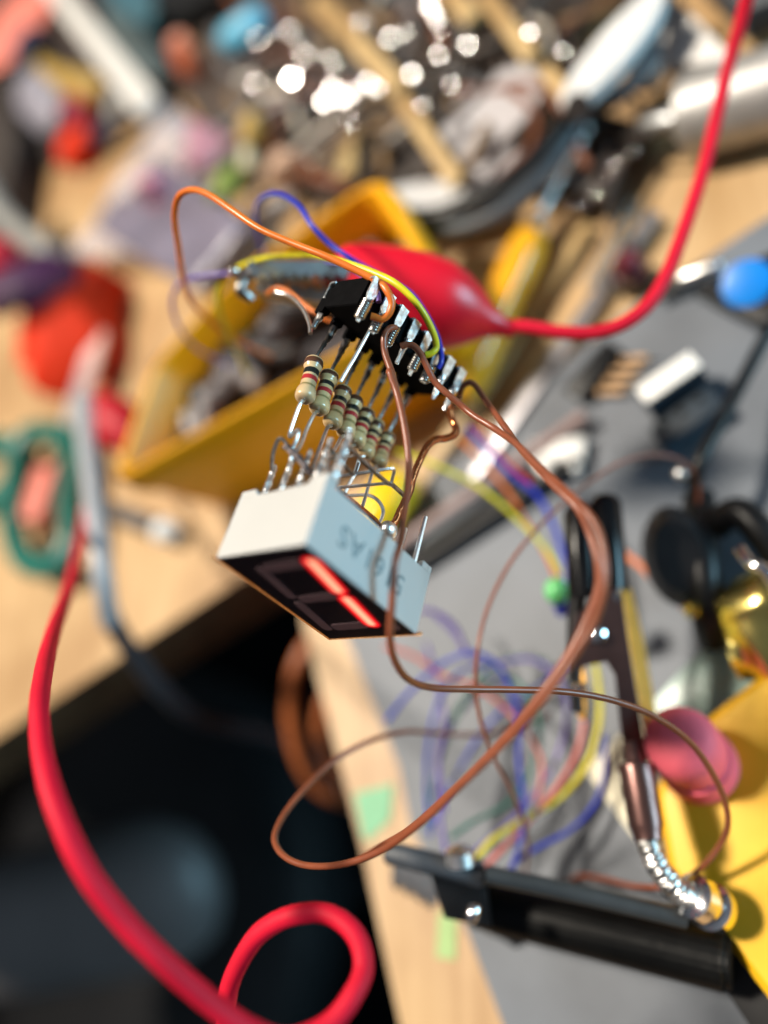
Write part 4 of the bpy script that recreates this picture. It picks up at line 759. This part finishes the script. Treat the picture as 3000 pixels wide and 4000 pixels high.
for x, y, r in [(1680, 20, .16), (1700, 60, .13)]: glint(x, y, 1.8, r, 'screw head added as a bright glint at the top edge', g1 + ' top edge')
for x, y, r in [(1715, 215, .10), (1830, 175, .13), (1905, 165, .11), (1610, 290, .13), (1520, 150, .11), (1510, 350, .12), (1190, 220, .09), (1300, 240, .08), (1950, 180, .08), (1980, 60, .08), (1010, 150, .07), (1130, 120, .08), (1580, 130, .08), (1650, 420, .08), (1850, 60, .09), (2150, 300, .07), (1370, 480, .06), (1000, 330, .06), (2200, 200, .08), (1720, 110, .09), (1400, 90, .07), (1760, 330, .07)]: glint(x, y, 1.6, r, 'screw head added as a dim glint, scattered in the wire heap', g1 + ' scattered')
# perforated brown block with shiny beads
pb = thing('perforated_block', D(2350, 700), 'brown block studded with small shiny terminals', 'terminal block')
link('body', prism([D(2120, 820, .02), D(2330, 520, .02), D(2560, 590, .02), D(2400, 860, .02)], UP * .9, .08), M_dbrown, pb)
for x, y, r in [(2320, 545, .06), (2378, 575, .065), (2440, 535, .06), (2335, 640, .07), (2405, 645, .07), (2480, 590, .05), (2185, 570, .065), (2260, 715, .085), (2170, 720, .045), (2325, 755, .06), (2240, 790, .045), (2390, 700, .045), (2290, 800, .04)]:
    q = D(x, y, 1.0); hv = ((mid + KEY * 160 - q).normalized() + (CAM - q).normalized()).normalized(); r *= 1.5; link('terminal', lathe(q, q + hv * r * .35, [(0, r * 1.1), (.6, r * 1.05), (1, r * .6)], 16), M_mirror, pb)
# bamboo sticks
def stick(a, b, w, label, h=1.9): tag(link('wooden_stick', bar(D(*a, h), D(*b, h), w, .35), M_stick), label, 'wooden stick')
stick((1240, 0), (1560, 350), .75, 'upper pale wooden stick of the pair lying end to end', 2.1); stick((1480, 260), (1790, 720), .6, 'long pale wooden stick ending near the yellow bin')
stick((1890, -20), (2080, 230), .7, 'pale wooden stick at the top edge', 2.3); stick((2030, 150), (2225, 390), .6, 'short pale wooden stick pointing at the black pliers')
stick((1740, -40), (1850, 80), .9, 'brownish stub of stick at the top edge', 1.9)
# pale discs and pliers
def disc(c, rx, ry, ang, h, m, name, label, cat, th=.2):
    q = D(*c, h); rx *= size_at(q); ry *= size_at(q); a = Vector((math.cos(ang), math.sin(ang), 0)); b = Vector((-math.sin(ang), math.cos(ang), 0)); n = 32
    return tag(link(name, prism([q + a * rx * math.cos(2 * math.pi * i / n) + b * ry * math.sin(2 * math.pi * i / n) for i in range(n)], UP * th, .0), m, smooth=False), label, cat)
disc((1930, 470), 2.3, 1.9, .4, 1.2, M_lens, 'pale_disc', 'larger pale lilac disc in the middle top', 'disc', .3)
disc((1900, 680), 1.6, 1.2, .5, .8, M_lens, 'pale_disc', 'smaller pale disc framed by the black curved handle', 'disc', .3)
disc((1640, 790), 2.0, .65, -.45, 1.6, mat('silver_card', (.55, .55, .56), .35), 'silver_plate', 'silver oval plate above the yellow bin end', 'plate', .2)
disc((2400, 230), 1.0, 3.0, -.85, 2.0, mat('bright_card', (.72, .72, .72), .4), 'white_oval', 'long white oval plate at the top right', 'plate', .3)
tag(link('white_triangle', prism([D(2590, 60, .8), D(2660, 40, .8), D(2880, 270, .8), D(2610, 300, .8), D(2570, 200, .8)], UP * .3, .05), M_paper), 'white three cornered paper piece near the silver pen', 'paper')
tag(link('white_roll', blobby(lathe(D(2520, 320, 1), D(2545, 220, 1), rnd(.8, .2), 20), .08, 1), M_paper), 'small white paper roll left of the white triangle', 'paper roll')
pl = thing('black_pliers', D(2100, 600), 'pliers with long curved black handles', 'pliers')
link('handle', tube([D(x, y, 1.9) for x, y in [(1560, 850), (1700, 850), (1830, 800), (1980, 720), (2110, 610), (2230, 450), (2330, 280), (2450, 60), (2520, -100)]], .42, 14), M_black, pl)
link('handle', tube([D(x, y, 1.7) for x, y in [(1600, 905), (1720, 905), (1900, 860), (2060, 740), (2180, 600), (2290, 430), (2400, 380), (2520, 260), (2570, 60), (2600, -80)]], .34, 14), M_slate, pl)
link('joint', lathe(D(2255, 420, 1.4), D(2255, 420, 2.4), [(0, .6), (1, .5)], 16), M_dbrown, pl)
sp_ = thing('silver_pen', D(2800, 400), 'thick brushed silver pen at the upper right', 'pen')
link('barrel', lathe(D(2640, 470, 1.0), D(3250, 290, 1.0), [(0, .8), (.04, 1.5), (.1, 1.6), (1, 1.65)], 30), mat('brushed_pen', (.42, .41, .40), .5, .6), sp_)
link('nib', lathe(D(2490, 500, .9), D(2640, 470, 1.0), [(0, .2), (.3, .45), (1, .5)], 20), M_steel, sp_)
tag(link('laptop_corner', prism([D(2680, -80, 1), D(2760, -10, 1), D(2930, 170, 1), D(3200, 60, 1), D(3200, -300, 1), D(2680, -300, 1)], UP * .8, .1), M_slate), 'slate grey instrument corner in the top right', 'instrument')
tag(link('kraft_card', prism([D(2160, 900, .1), D(2230, 700, .1), D(2340, 470, .1), D(2680, 330, .1), D(2700, 400, .1), D(2420, 560, .1)], UP * .1), M_kraft, smooth=False), 'brown kraft card under the white oval plate', 'card')
tag(link('grey_block', prism([D(2040, -80, .5), D(2330, -80, .5), D(2300, 110, .5), D(2060, 60, .5)], UP * 1.3, .1), mat('stone_grey', (.12, .11, .11), .5)), 'dark grey block at the top edge', 'block')
tag(link('white_bar', lathe(D(2450, 60, 1.6), D(2500, -40, 1.6), rnd(.5, .2), 14), M_lens), 'short pale rod between the pliers handles', 'rod')
